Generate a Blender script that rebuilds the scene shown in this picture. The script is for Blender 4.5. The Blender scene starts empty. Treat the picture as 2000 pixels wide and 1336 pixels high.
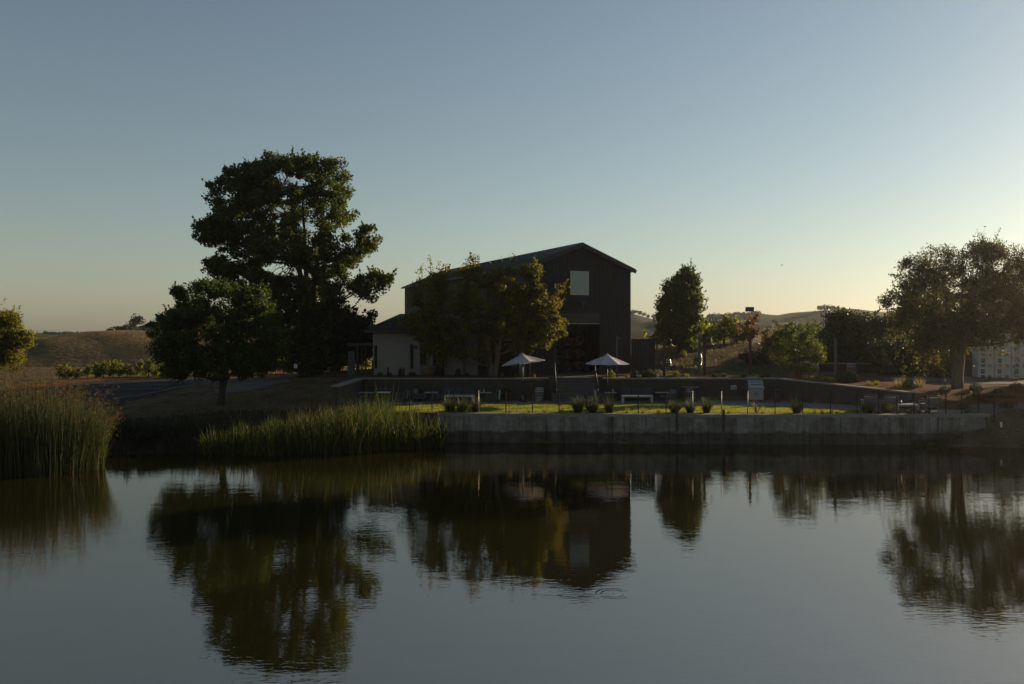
import bpy, math, random
import numpy as np
from mathutils import Vector, Matrix

random.seed(7); rng = np.random.default_rng(7)
SC = bpy.context.scene
COL = SC.collection
R = math.radians

# ------------------------------------------------------------------ camera, sky, sun, exposure
F, CX, HY, CZ = 1667.0, 1000.0, 650.0, 6.3          # focal length and horizon in photo pixels, eye height
cam = bpy.data.cameras.new('camera'); cam_o = bpy.data.objects.new('camera', cam); COL.objects.link(cam_o)
cam.sensor_width = 36.0; cam.lens = 36.0 * F / 2000.0
cam.shift_y = -(668.0 - HY) / 2000.0
cam.clip_start = 0.1; cam.clip_end = 9000
cam_o.location = (0, 0, CZ); cam_o.rotation_euler = (R(90), 0, 0)
SC.camera = cam_o
SUN_AZ, SUN_EL = R(55), R(13.5)
world = bpy.data.worlds.new('World'); SC.world = world; world.use_nodes = True
nt = world.node_tree; bg = nt.nodes['Background']
sky = nt.nodes.new('ShaderNodeTexSky'); sky.sky_type = 'NISHITA'; sky.sun_disc = False
sky.sun_elevation = SUN_EL; sky.sun_rotation = SUN_AZ
sky.altitude = 0; sky.air_density = 1.3; sky.dust_density = 0.5; sky.ozone_density = 2.5
bw = nt.nodes.new('ShaderNodeRGBToBW'); mixw = nt.nodes.new('ShaderNodeMix'); mixw.data_type = 'RGBA'; mixw.inputs['Factor'].default_value = 0.38   # a slightly milky sky
nt.links.new(sky.outputs[0], bw.inputs[0]); nt.links.new(sky.outputs[0], mixw.inputs['A']); nt.links.new(bw.outputs[0], mixw.inputs['B'])
tintw = nt.nodes.new('ShaderNodeMix'); tintw.data_type = 'RGBA'; tintw.blend_type = 'MULTIPLY'; tintw.inputs['Factor'].default_value = 1.0; tintw.inputs['B'].default_value = (1.0, 1.05, 1.055, 1)
nt.links.new(mixw.outputs['Result'], tintw.inputs['A']); nt.links.new(tintw.outputs['Result'], bg.inputs[0]); bg.inputs[1].default_value = 0.06
sun = bpy.data.lights.new('sun', 'SUN'); sun.energy = 5.0; sun.angle = R(0.53); sun.color = (1.0, 0.78, 0.50)
sun_o = bpy.data.objects.new('sun', sun); COL.objects.link(sun_o)
SUND = Vector((math.sin(SUN_AZ) * math.cos(SUN_EL), math.cos(SUN_AZ) * math.cos(SUN_EL), math.sin(SUN_EL)))
sun_o.rotation_euler = (-SUND).to_track_quat('-Z', 'Y').to_euler(); sun_o.location = (60, 40, 40)
SC.view_settings.view_transform = 'Standard'; SC.view_settings.look = 'None'
SC.view_settings.exposure = 0.70; SC.view_settings.gamma = 1.0
try:
    SC.cycles.max_bounces = 6; SC.cycles.diffuse_bounces = 2; SC.cycles.glossy_bounces = 3
    SC.cycles.transmission_bounces = 4; SC.cycles.volume_bounces = 0; SC.cycles.transparent_max_bounces = 6
    SC.cycles.use_denoising = True; SC.cycles.sample_clamp_indirect = 4.0
except Exception:
    pass

# ------------------------------------------------------------------ helpers
def PX(px, Y): return (px - CX) * Y / F
def PZ(py, Y): return CZ - (py - HY) * Y / F

class MB:
    def __init__(s): s.v = []; s.f = []; s.sm = []
    def add(s, vs, fs, smooth=False):
        b = len(s.v); s.v += [tuple(p) for p in vs]
        for f in fs: s.f.append(tuple(b + i for i in f)); s.sm.append(smooth)
        return s
    def box(s, x0, x1, y0, y1, z0, z1, rz=0.0, piv=None):
        vs = [(x, y, z) for z in (z0, z1) for x, y in ((x0, y0), (x1, y0), (x1, y1), (x0, y1))]
        if rz:
            px, py = piv if piv else ((x0 + x1) / 2, (y0 + y1) / 2); c, n = math.cos(rz), math.sin(rz)
            vs = [(px + (x - px) * c - (y - py) * n, py + (x - px) * n + (y - py) * c, z) for x, y, z in vs]
        return s.add(vs, [(3, 2, 1, 0), (4, 5, 6, 7), (0, 1, 5, 4), (1, 2, 6, 5), (2, 3, 7, 6), (3, 0, 4, 7)])
    def hexa(s, p):      # eight corners: bottom four then top four, same turn
        return s.add(p, [(3, 2, 1, 0), (4, 5, 6, 7), (0, 1, 5, 4), (1, 2, 6, 5), (2, 3, 7, 6), (3, 0, 4, 7)])
    def bar(s, a, b, w, h=None):
        h = h or w; a, b = Vector(a), Vector(b); d = (b - a).normalized()
        u = d.cross(Vector((0, 0, 1)));  u = u.normalized() if u.length > 1e-4 else Vector((1, 0, 0))
        n = u.cross(d).normalized()
        o = [-u * w / 2 - n * h / 2, u * w / 2 - n * h / 2, u * w / 2 + n * h / 2, -u * w / 2 + n * h / 2]
        return s.hexa([a + q for q in o] + [b + q for q in o])
    def tube(s, pts, rad, n=8, cap=True):
        pts = [Vector(p) for p in pts]
        if not hasattr(rad, '__len__'): rad = [rad] * len(pts)
        vs = []; fs = []; m = len(pts); pu = None
        for i, p in enumerate(pts):
            d = (pts[min(i + 1, m - 1)] - pts[max(i - 1, 0)]).normalized()
            if pu is None:
                u = d.cross(Vector((0.31, 0.17, 0.93)))
                if u.length < 1e-3: u = d.cross(Vector((1, 0, 0)))
            else: u = pu - d * pu.dot(d)
            u.normalize(); pu = u; w = d.cross(u)
            for k in range(n):
                a = 2 * math.pi * k / n; vs.append(p + (u * math.cos(a) + w * math.sin(a)) * rad[i])
        for i in range(m - 1):
            for k in range(n):
                fs.append((i * n + k, i * n + (k + 1) % n, (i + 1) * n + (k + 1) % n, (i + 1) * n + k))
        if cap: fs += [tuple(range(n - 1, -1, -1)), tuple(range((m - 1) * n, m * n))]
        return s.add(vs, fs, True)
    def lathe(s, prof, n=20, c=(0, 0, 0), axis='z', smooth=True):
        vs = []; fs = []; m = len(prof)
        for r, h in prof:
            for k in range(n):
                a = 2 * math.pi * k / n
                if axis == 'z': vs.append((c[0] + r * math.cos(a), c[1] + r * math.sin(a), c[2] + h))
                else: vs.append((c[0] + r * math.cos(a), c[1] + h, c[2] + r * math.sin(a)))
        for i in range(m - 1):
            for k in range(n):
                q = (i * n + k, i * n + (k + 1) % n, (i + 1) * n + (k + 1) % n, (i + 1) * n + k)
                fs.append(q if axis == 'z' else q[::-1])
        fs += [tuple(range(n - 1, -1, -1)), tuple(range((m - 1) * n, m * n))]
        return s.add(vs, fs, smooth)
    def prism(s, poly, y0, y1):       # polygon in xz, pushed along y
        n = len(poly); vs = [(x, y0, z) for x, z in poly] + [(x, y1, z) for x, z in poly]
        return s.add(vs, [tuple(range(n)), tuple(range(2 * n - 1, n - 1, -1))] + [(i, n + i, n + (i + 1) % n, (i + 1) % n) for i in range(n)])
    def slab(s, poly, z0, z1):        # polygon in xy, anticlockwise
        n = len(poly); vs = [(x, y, z0) for x, y in poly] + [(x, y, z1) for x, y in poly]
        return s.add(vs, [tuple(range(n - 1, -1, -1)), tuple(range(n, 2 * n))] + [(i, (i + 1) % n, n + (i + 1) % n, n + i) for i in range(n)])
    def mesh(s, name, mat):
        me = bpy.data.meshes.new(name); me.from_pydata(s.v, [], s.f); me.polygons.foreach_set('use_smooth', s.sm)
        if mat: me.materials.append(mat)
        me.update(); return me
    def build(s, name, mat, parent=None, loc=None):
        return link(name, s.mesh(name, mat), parent, loc)

def link(name, me, parent=None, loc=None, rz=None):
    o = bpy.data.objects.new(name, me); COL.objects.link(o)
    if parent: o.parent = parent
    if loc is not None: o.location = loc
    if rz is not None: o.rotation_euler = (0, 0, rz)
    return o
def tag(o, label=None, cat=None, group=None, kind=None):
    if label: o['label'] = label
    if cat: o['category'] = cat
    if group: o['group'] = group
    if kind: o['kind'] = kind
    return o
def thing(name, label, cat, loc=(0, 0, 0), rz=0.0, group=None):
    o = bpy.data.objects.new(name, None); COL.objects.link(o); o.location = loc; o.rotation_euler = (0, 0, rz)
    o.empty_display_size = 0.2
    return tag(o, label, cat, group)
def dup(root, loc, rz=None, label=None, scale=None):
    def cp(o, par):
        c = o.copy(); COL.objects.link(c); c.parent = par
        for ch in list(o.children): cp(ch, c)
        return c
    c = cp(root, None); c.location = loc
    if rz is not None: c.rotation_euler = (0, 0, rz)
    if scale is not None: c.scale = scale
    if label: c['label'] = label
    return c
def npmesh(name, V, Fc, mat, smooth=False):
    V = np.asarray(V, np.float32); Fc = np.asarray(Fc, np.int32); m, k = Fc.shape
    me = bpy.data.meshes.new(name)
    me.vertices.add(len(V)); me.vertices.foreach_set('co', V.ravel())
    me.loops.add(m * k); me.loops.foreach_set('vertex_index', Fc.ravel())
    me.polygons.add(m); me.polygons.foreach_set('loop_start', np.arange(0, m * k, k, dtype=np.int32))
    if smooth: me.polygons.foreach_set('use_smooth', np.ones(m, bool))
    for mm in (mat if isinstance(mat, (list, tuple)) else [mat]): me.materials.append(mm)
    me.update(calc_edges=True); return me

# ------------------------------------------------------------------ materials
def nodes(name):
    m = bpy.data.materials.new(name); m.use_nodes = True; t = m.node_tree
    return m, t, t.nodes['Principled BSDF'], t.nodes.new, t.links.new
def mat(name, col, rough=0.7, var=0.25, scale=6.0, bump=0.0, bscale=None, metal=0.0, spec=0.4, stretch=(1, 1, 1), col2=None):
    m, t, b, N, L = nodes(name)
    tc = N('ShaderNodeTexCoord'); mp = N('ShaderNodeMapping'); mp.inputs['Scale'].default_value = stretch
    L(tc.outputs['Object'], mp.inputs['Vector'])
    n = N('ShaderNodeTexNoise'); n.inputs['Scale'].default_value = scale; n.inputs['Detail'].default_value = 5; n.inputs['Roughness'].default_value = 0.65
    L(mp.outputs[0], n.inputs['Vector'])
    r = N('ShaderNodeValToRGB'); r.color_ramp.elements[0].position = 0.3; r.color_ramp.elements[1].position = 0.7
    c2 = col2 or tuple(min(1, c * (1 + var)) for c in col)
    r.color_ramp.elements[0].color = (*[c * (1 - var) for c in col], 1); r.color_ramp.elements[1].color = (*c2, 1)
    L(n.outputs['Fac'], r.inputs['Fac']); L(r.outputs[0], b.inputs['Base Color'])
    b.inputs['Roughness'].default_value = rough; b.inputs['Metallic'].default_value = metal
    b.inputs['Specular IOR Level'].default_value = spec
    if bump:
        n2 = N('ShaderNodeTexNoise'); n2.inputs['Scale'].default_value = bscale or scale * 4; n2.inputs['Detail'].default_value = 4
        L(mp.outputs[0], n2.inputs['Vector'])
        bp = N('ShaderNodeBump'); bp.inputs['Strength'].default_value = min(1, bump); bp.inputs['Distance'].default_value = 0.05 if bump <= 1 else 0.2
        L(n2.outputs['Fac'], bp.inputs['Height']); L(bp.outputs[0], b.inputs['Normal'])
    return m
def leaf(name, a, b_, trans=0.45, rough=0.55):
    m, t, b, N, L = nodes(name)
    g = N('ShaderNodeNewGeometry'); r = N('ShaderNodeValToRGB')
    r.color_ramp.elements[0].color = (*a, 1); r.color_ramp.elements[1].color = (*b_, 1)
    L(g.outputs['Random Per Island'], r.inputs['Fac']); L(r.outputs[0], b.inputs['Base Color'])
    b.inputs['Roughness'].default_value = rough; b.inputs['Specular IOR Level'].default_value = 0.25
    tr = N('ShaderNodeBsdfTranslucent'); hs = N('ShaderNodeHueSaturation'); hs.inputs['Value'].default_value = 1.5; hs.inputs['Saturation'].default_value = 1.1
    hs.inputs['Hue'].default_value = 0.503
    L(r.outputs[0], hs.inputs['Color']); L(hs.outputs[0], tr.inputs['Color'])
    mx = N('ShaderNodeMixShader'); mx.inputs[0].default_value = trans
    L(b.outputs[0], mx.inputs[1]); L(tr.outputs[0], mx.inputs[2]); L(mx.outputs[0], t.nodes['Material Output'].inputs['Surface'])
    return m

M = {}
M['ground'] = mat('dry_ground', (0.075, 0.052, 0.03), 0.95, 0.45, 0.7, 1.0, 9.0, col2=(0.14, 0.10, 0.052), spec=0.05)
M['hill'] = mat('dry_grass_hill', (0.13, 0.085, 0.04), 0.95, 0.35, 0.10, 1.6, 1.3, col2=(0.23, 0.155, 0.072), spec=0.05, stretch=(1, 1.6, 1))
M['farhill'] = mat('far_hill', (0.055, 0.05, 0.026), 0.95, 0.35, 0.02, 1.6, 0.35, col2=(0.13, 0.10, 0.05), spec=0.05, stretch=(1, .6, 1))
M['lawn'] = mat('lawn', (0.15, 0.155, 0.026), 0.9, 0.25, 1.4, 0.8, 40, spec=0.1, col2=(0.21, 0.20, 0.036))
M['cover'] = mat('ground_cover', (0.03, 0.045, 0.015), 0.95, 0.3, 2, 1, 12, spec=0.1)
M['mulch'] = mat('bark_mulch', (0.085, 0.036, 0.014), 0.95, 0.45, 5, 1, 30, spec=0.05, col2=(0.17, 0.075, 0.03))
M['asphalt'] = mat('asphalt', (0.024, 0.023, 0.024), 0.95, 0.25, 1.2, 0.3, 60, spec=0.08)
M['paint'] = mat('road_paint', (0.16, 0.16, 0.155), 0.7, 0.3, 5)
M['path'] = mat('path_concrete', (0.095, 0.09, 0.083), 0.92, 0.2, 2, 0.2, 40, spec=0.12)
M['paving'] = mat('patio_paving', (0.15, 0.14, 0.125), 0.85, 0.25, 3, 0.3, 30)
M['gravel'] = mat('gravel', (0.2, 0.16, 0.11), 0.95, 0.45, 14, 1, 40)
M['black'] = mat('black_timber', (0.014, 0.0135, 0.012), 0.75, 0.3, 4, 0.3, 30, stretch=(4, 4, 0.4))
M['brownside'] = mat('brown_side_wall', (0.060, 0.052, 0.042), 0.75, 0.25, 4, 0.3, 30, stretch=(4, 4, 0.4))  # side wall tone, browner and lighter than the black timber
M['roof'] = mat('metal_roof', (0.045, 0.05, 0.055), 0.42, 0.12, 1.0, spec=0.5, metal=0.4)
M['wingroof'] = mat('dark_corrugated_roof', (0.012, 0.012, 0.013), 0.9, 0.15, 1.0, spec=0.12)
M['post'] = mat('fence_post_metal', (0.012, 0.012, 0.012), 0.95, 0.2, 5, spec=0.1)
M['doormetal'] = mat('door_metal', (0.04, 0.038, 0.036), 0.6, 0.15, 5)
M['trim'] = mat('dark_trim', (0.022, 0.02, 0.019), 0.6, 0.15)
M['siding'] = mat('pale_siding', (0.22, 0.20, 0.175), 0.8, 0.12, 3, 0.2, 30, stretch=(0.6, 0.6, 6))
M['block'] = mat('dark_block', (0.042, 0.036, 0.029), 0.9, 0.25, 3, 0.5, 25)
M['cap'] = mat('cap_stone', (0.19, 0.17, 0.145), 0.85, 0.2, 4, 0.2, 30)
M['step'] = mat('step_concrete', (0.075, 0.072, 0.066), 0.9, 0.2, 4, 0.2, 30)
M['steel'] = mat('stainless_steel', (0.30, 0.30, 0.31), 0.42, 0.08, 3, metal=1.0, stretch=(1, 1, 8))
M['rust'] = mat('rusty_steel', (0.05, 0.028, 0.018), 0.8, 0.4, 12)
M['darkmetal'] = mat('dark_metal', (0.025, 0.025, 0.025), 0.5, 0.2, 5, metal=0.3)
M['greymetal'] = mat('grey_metal', (0.22, 0.21, 0.2), 0.5, 0.2, 5, metal=0.6)
M['wood'] = mat('weathered_wood', (0.13, 0.085, 0.05), 0.8, 0.3, 6, 0.3, 20, stretch=(3, 3, 0.4))
M['redwood'] = mat('dark_red_wood', (0.075, 0.03, 0.02), 0.8, 0.3, 6, stretch=(4, 4, 0.5))
M['greypost'] = mat('grey_wood', (0.085, 0.08, 0.07), 0.8, 0.25, 6, stretch=(4, 4, 0.5))
M['oakbarrel'] = mat('barrel_oak', (0.16, 0.10, 0.055), 0.6, 0.3, 8, stretch=(5, 5, 0.5))
M['oakbarrelgrey'] = mat('barrel_oak_grey', (0.10, 0.085, 0.07), 0.65, 0.3, 8, stretch=(5, 5, 0.5))
M['hoop'] = mat('barrel_hoop', (0.42, 0.44, 0.47), 0.42, 0.15, 6, metal=1.0)
M['charcoal'] = mat('charcoal_fabric', (0.045, 0.045, 0.05), 0.95, 0.15, 30)
M['cushion'] = mat('grey_fabric', (0.14, 0.14, 0.15), 0.95, 0.12, 30)
M['pale'] = mat('pale_concrete', (0.34, 0.33, 0.315), 0.8, 0.1, 6)
M['umb'] = leaf('umbrella_cloth', (0.40, 0.38, 0.42), (0.44, 0.42, 0.46), 0.12, 0.85)
M['bin'] = mat('bin_plastic', (0.68, 0.64, 0.56), 0.6, 0.12, 2)
M['dark'] = mat('dark_plate', (0.03, 0.03, 0.032), 0.7, 0.2, 6)
M['white'] = mat('white_paint', (0.7, 0.7, 0.68), 0.6, 0.08)
M['bark'] = mat('bark', (0.055, 0.042, 0.03), 0.95, 0.4, 5, 1, 16, stretch=(2, 2, 0.5))
M['palebark'] = mat('pale_bark', (0.12, 0.095, 0.07), 0.95, 0.35, 5, 1, 16, stretch=(2, 2, 0.5))
M['terracotta'] = mat('terracotta', (0.14, 0.06, 0.035), 0.85, 0.2, 6)
M['container'] = mat('container_paint', (0.035, 0.036, 0.038), 0.6, 0.25, 3)
M['blue'] = mat('blue_sticker', (0.06, 0.11, 0.22), 0.5, 0.2, 6)

# leaves
M['l_big'] = leaf('leaf_ash', (0.02, 0.034, 0.006), (0.085, 0.10, 0.015), 0.5)
M['l_dark'] = leaf('leaf_dark', (0.010, 0.019, 0.006), (0.026, 0.042, 0.011), 0.30)
M['l_maple'] = leaf('leaf_maple', (0.02, 0.038, 0.009), (0.08, 0.105, 0.018), 0.5)
M['l_oak'] = leaf('leaf_oak', (0.055, 0.053, 0.010), (0.16, 0.14, 0.021), 0.52)
M['l_bright'] = leaf('leaf_bright', (0.04, 0.06, 0.010), (0.11, 0.125, 0.02), 0.5)
M['l_mid'] = leaf('leaf_mid', (0.03, 0.05, 0.009), (0.095, 0.115, 0.018), 0.5)
M['l_vine'] = leaf('leaf_vine', (0.08, 0.10, 0.016), (0.20, 0.19, 0.032), 0.55)
M['l_pepper'] = leaf('leaf_pepper', (0.032, 0.031, 0.009), (0.12, 0.10, 0.024), 0.45)
M['l_willow'] = leaf('leaf_willow', (0.08, 0.085, 0.013), (0.19, 0.165, 0.028), 0.54)
M['l_red'] = leaf('leaf_red', (0.085, 0.038, 0.014), (0.16, 0.08, 0.026), 0.4)
M['l_brown'] = leaf('leaf_brown', (0.09, 0.05, 0.02), (0.16, 0.09, 0.035), 0.4)
M['l_grey'] = leaf('leaf_greygreen', (0.045, 0.06, 0.03), (0.085, 0.10, 0.055), 0.3)
M['l_far'] = leaf('leaf_far', (0.016, 0.022, 0.009), (0.04, 0.045, 0.017), 0.2)
M['reed'] = leaf('reed_blade', (0.018, 0.032, 0.006), (0.075, 0.088, 0.016), 0.48)
M['brush'] = leaf('brush_blade', (0.012, 0.018, 0.006), (0.045, 0.042, 0.016), 0.3)
M['reeddry'] = leaf('reed_dry', (0.16, 0.09, 0.04), (0.30, 0.20, 0.10), 0.45)
M['rush'] = leaf('rush_stem', (0.018, 0.028, 0.008), (0.058, 0.066, 0.018), 0.35)
M['rushhead'] = leaf('rush_head', (0.08, 0.042, 0.018), (0.17, 0.095, 0.04), 0.35)
M['tuft'] = leaf('tuft_green', (0.025, 0.035, 0.010), (0.07, 0.08, 0.022), 0.45)
M['tuftpale'] = leaf('tuft_pale', (0.10, 0.10, 0.028), (0.24, 0.19, 0.08), 0.5)
M['drygrass'] = leaf('dry_grass_blade', (0.10, 0.07, 0.034), (0.20, 0.14, 0.07), 0.35)
M['lawnblade'] = leaf('lawn_blade', (0.15, 0.17, 0.022), (0.27, 0.26, 0.042), 0.5)
M['yucca'] = leaf('yucca_blade', (0.022, 0.030, 0.022), (0.045, 0.055, 0.04), 0.15)

def pond_wall_mat():
    m, t, b, N, L = nodes('stained_concrete')
    tc = N('ShaderNodeTexCoord')
    def noise(sc, st, det=5):
        mp = N('ShaderNodeMapping'); mp.inputs['Scale'].default_value = st; L(tc.outputs['Object'], mp.inputs['Vector'])
        n = N('ShaderNodeTexNoise'); n.inputs['Scale'].default_value = sc; n.inputs['Detail'].default_value = det; n.inputs['Roughness'].default_value = 0.65
        L(mp.outputs[0], n.inputs['Vector']); return n.outputs['Fac']
    def ramp(f, p0, p1, c0, c1):
        r = N('ShaderNodeValToRGB'); r.color_ramp.elements[0].position = p0; r.color_ramp.elements[1].position = p1
        r.color_ramp.elements[0].color = (*c0, 1); r.color_ramp.elements[1].color = (*c1, 1); L(f, r.inputs['Fac']); return r.outputs[0]
    def mul(a, c):
        x = N('ShaderNodeMix'); x.data_type = 'RGBA'; x.blend_type = 'MULTIPLY'; x.inputs['Factor'].default_value = 1; L(a, x.inputs['A']); L(c, x.inputs['B']); return x.outputs['Result']
    base = ramp(noise(1.3, (1, 1, 1.6)), 0.3, 0.72, (0.15, 0.14, 0.12), (0.28, 0.265, 0.23))
    streak = ramp(noise(1.3, (1.3, 1.3, 0.3), 6), 0.34, 0.6, (0.55, 0.53, 0.48), (1, 1, 1))
    # the old water line: darker, algae-stained band below about 1 m, ragged edge
    sep = N('ShaderNodeSeparateXYZ'); L(tc.outputs['Object'], sep.inputs[0])
    ad = N('ShaderNodeMath'); ad.operation = 'MULTIPLY_ADD'; ad.inputs[1].default_value = 0.55; L(noise(1.1, (1, 1, 0.4)), ad.inputs[0]); L(sep.outputs['Z'], ad.inputs[2])
    tide = ramp(ad.outputs[0], 0.88, 1.10, (0.42, 0.40, 0.35), (1, 1, 1))
    # lighter leached blotches
    blot = ramp(noise(3.5, (1, 1, 1)), 0.45, 0.7, (0.85, 0.85, 0.85), (1.2, 1.22, 1.2))
    oi = N('ShaderNodeObjectInfo'); pan = ramp(oi.outputs['Random'], 0.0, 1.0, (0.8, 0.8, 0.8), (1.12, 1.12, 1.12))
    drip = ramp(noise(2.2, (2.4, 2.4, 0.10), 4), 0.54, 0.66, (1, 1, 1), (0.5, 0.48, 0.44))
    L(mul(mul(mul(mul(mul(base, streak), tide), blot), pan), drip), b.inputs['Base Color'])
    b.inputs['Roughness'].default_value = 0.9; b.inputs['Specular IOR Level'].default_value = 0.2
    bp = N('ShaderNodeBump'); bp.inputs['Strength'].default_value = 0.4; bp.inputs['Distance'].default_value = 0.03
    L(noise(18, (1, 1, 1)), bp.inputs['Height']); L(bp.outputs[0], b.inputs['Normal'])
    return m
M['pondwall'] = pond_wall_mat()

def water_mat():
    m, t, b, N, L = nodes('pond_water')
    b.inputs['Base Color'].default_value = (0.0135, 0.0135, 0.004, 1)
    b.inputs['Roughness'].default_value = 0.02; b.inputs['IOR'].default_value = 4.8; b.inputs['Specular Tint'].default_value = (1.0, 0.89, 0.79, 1)
    b.inputs['Specular IOR Level'].default_value = 0.5
    tc = N('ShaderNodeTexCoord')
    def wav(sx, sy, det, rot):
        mp = N('ShaderNodeMapping'); mp.inputs['Scale'].default_value = (sx, sy, 1); mp.inputs['Rotation'].default_value = (0, 0, rot)
        L(tc.outputs['Object'], mp.inputs['Vector']); n = N('ShaderNodeTexNoise'); n.inputs['Scale'].default_value = 1; n.inputs['Detail'].default_value = det
        L(mp.outputs[0], n.inputs['Vector']); return n.outputs['Fac']
    # ripples are stronger in some patches than in others
    mask = wav(0.05, 0.10, 2, 0.2)
    mr = N('ShaderNodeMapRange'); mr.inputs['From Min'].default_value = 0.38; mr.inputs['From Max'].default_value = 0.68; mr.inputs['To Min'].default_value = 0.35; mr.inputs['To Max'].default_value = 1.0
    L(mask, mr.inputs['Value'])
    fine = N('ShaderNodeMath'); fine.operation = 'MULTIPLY'; L(wav(3.6, 8.0, 2, -0.2), fine.inputs[0]); L(mr.outputs[0], fine.inputs[1])
    b1 = N('ShaderNodeBump'); b1.inputs['Strength'].default_value = 1.0; b1.inputs['Distance'].default_value = 0.0031
    L(fine.outputs[0], b1.inputs['Height'])
    b2 = N('ShaderNodeBump'); b2.inputs['Strength'].default_value = 1.0; b2.inputs['Distance'].default_value = 0.0036
    L(wav(0.8, 1.3, 1, -0.25), b2.inputs['Height']); L(b1.outputs[0], b2.inputs['Normal'])
    # a few spreading rings where insects or fish touched the surface
    prev = b2
    for cx, cy, r0 in ((2.45, 20.6, 0.34), (17.9, 37.6, 0.4)):
        vm = N('ShaderNodeVectorMath'); vm.operation = 'DISTANCE'; vm.inputs[1].default_value = (cx, cy, 0); L(tc.outputs['Object'], vm.inputs[0])
        c = N('ShaderNodeMath'); c.operation = 'COMPARE'; c.inputs[1].default_value = r0; c.inputs[2].default_value = 0.12; L(vm.outputs['Value'], c.inputs[0])
        sn = N('ShaderNodeMath'); sn.operation = 'MULTIPLY'; sn.inputs[1].default_value = 52.0; L(vm.outputs['Value'], sn.inputs[0])
        s2 = N('ShaderNodeMath'); s2.operation = 'SINE'; L(sn.outputs[0], s2.inputs[0])
        ml = N('ShaderNodeMath'); ml.operation = 'MULTIPLY'; L(s2.outputs[0], ml.inputs[0]); L(c.outputs[0], ml.inputs[1])
        bb = N('ShaderNodeBump'); bb.inputs['Strength'].default_value = 1; bb.inputs['Distance'].default_value = 0.0006
        L(ml.outputs[0], bb.inputs['Height']); L(prev.outputs[0], bb.inputs['Normal']); prev = bb
    L(prev.outputs[0], b.inputs['Normal'])
    return m
M['water'] = water_mat()
def glass_mat(name, col, refl):
    m, t, b, N, L = nodes(name)
    b.inputs['Base Color'].default_value = (*col, 1); b.inputs['Roughness'].default_value = 0.03; b.inputs['Metallic'].default_value = refl
    b.inputs['Specular IOR Level'].default_value = 0.6
    return m
M['coated'] = glass_mat('coated_glass', (0.125, 0.145, 0.155), 1.0)
M['darkglass'] = mat('dark_glass', (0.008, 0.008, 0.009), 0.35, 0.1, 2, spec=0.15)

# ------------------------------------------------------------------ terrain
POND = np.array([(-90, 26), (-60, 33), (-40, 38.5), (-24, 42), (-20, 44.4), (-12, 45.4), (-6, 46.6), (-4.15, 49.3), (9.3, 48.6), (22.3, 48.2),
                 (24, 47.2), (28, 46.7), (40, 44), (70, 32), (90, 12), (-90, 12)], float)
PATIO = np.array([(-10.2, 49.9), (-4.15, 49.3), (9.3, 48.6), (22.3, 48.2), (27.0, 48.9), (27.2, 51.2), (24.4, 52.2), (18.2, 58.5), (-10.2, 58.5)], float)
def inside(poly, x, y):
    r = np.zeros(x.shape, bool); n = len(poly)
    for i in range(n):
        x1, y1 = poly[i]; x2, y2 = poly[(i + 1) % n]
        c = ((y1 > y) != (y2 > y)); xx = (x2 - x1) * (y - y1) / ((y2 - y1) if y2 != y1 else 1e-9) + x1
        r ^= c & (x < xx)
    return r
def dist(poly, x, y):
    d = np.full(x.shape, 1e9); n = len(poly)
    for i in range(n):
        a = poly[i]; b = poly[(i + 1) % n]; ab = b - a
        t = np.clip(((x - a[0]) * ab[0] + (y - a[1]) * ab[1]) / (ab @ ab), 0, 1)
        d = np.minimum(d, np.hypot(x - a[0] - t * ab[0], y - a[1] - t * ab[1]))
    return d
CTRL = np.array([
    (-22, 46, .9), (-15, 47, 1.0), (-12, 50, 1.5), (-30, 50, 1.1), (-26.4, 55, 1.5), (-18.5, 54, 1.75), (-25.6, 75, 2.16), (-37.6, 72, 1.9), (-34, 85, 1.85),
    (-50, 60, 1.4), (-70, 80, 1.6), (-30, 95, 1.85), (-16.2, 67, 2.9), (-15, 72, 3.05), (-11, 60, 3.15), (-11.5, 53, 2.3), (-14, 58, 2.5), (-20, 62, 2.2), (-22, 88, 2.0),
    (-10, 62, 3.22), (0, 62, 3.22), (10, 62, 3.22), (0, 59, 3.2), (-9, 59, 3.2), (-10, 75, 3.22), (10, 75, 3.5), (0, 90, 3.3), (15, 59, 3.2), (18, 59, 3.2), (13, 66, 3.5),
    (14, 75, 4.5), (18, 78, 5.1), (25, 78, 5.15), (18, 84, 5.1), (25, 84, 5.1), (33, 80, 4.7), (20, 70, 3.55), (16, 69, 3.5), (24, 66, 3.3), (24, 60, 3.0), (21, 58, 3.05), (30, 60, 2.9), (36, 66, 2.85), (42, 66, 2.85),
    (28, 55, 2.75), (24.6, 53.2, 2.65), (34, 55, 2.6), (40, 50, 2.2), (26.8, 50, 1.72), (30, 50.5, 1.9), (32, 48, 1.1), (20, 112, 2.4), (40, 112, 2.4), (0, 120, 2.4), (-20, 115, 2.0),
    (60, 80, 3), (70, 50, 2.6), (0, 0, 4.7), (-20, 0, 4.7), (20, 0, 4.7), (0, -20, 4.7), (-60, 0, 4.5), (60, 0, 4.5), (-90, 50, 1.6), (90, 90, 3), (-60, 120, 1.8), (60, 120, 2.5)], float)
def _tps(r2): return np.where(r2 > 0, r2 * np.log(np.maximum(r2, 1e-12)) * 0.5, 0)
_n = len(CTRL); _A = np.zeros((_n + 3, _n + 3))
_A[:_n, :_n] = _tps(((CTRL[:, None, :2] - CTRL[None, :, :2]) ** 2).sum(-1)) + np.eye(_n) * 2.0
_A[:_n, _n] = 1; _A[:_n, _n + 1:] = CTRL[:, :2]; _A[_n:, :_n] = _A[:_n, _n:].T
_W = np.linalg.solve(_A, np.r_[CTRL[:, 2], 0, 0, 0])
def sstep(a, b, x): t = np.clip((x - a) / (b - a), 0, 1); return t * t * (3 - 2 * t)
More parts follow.
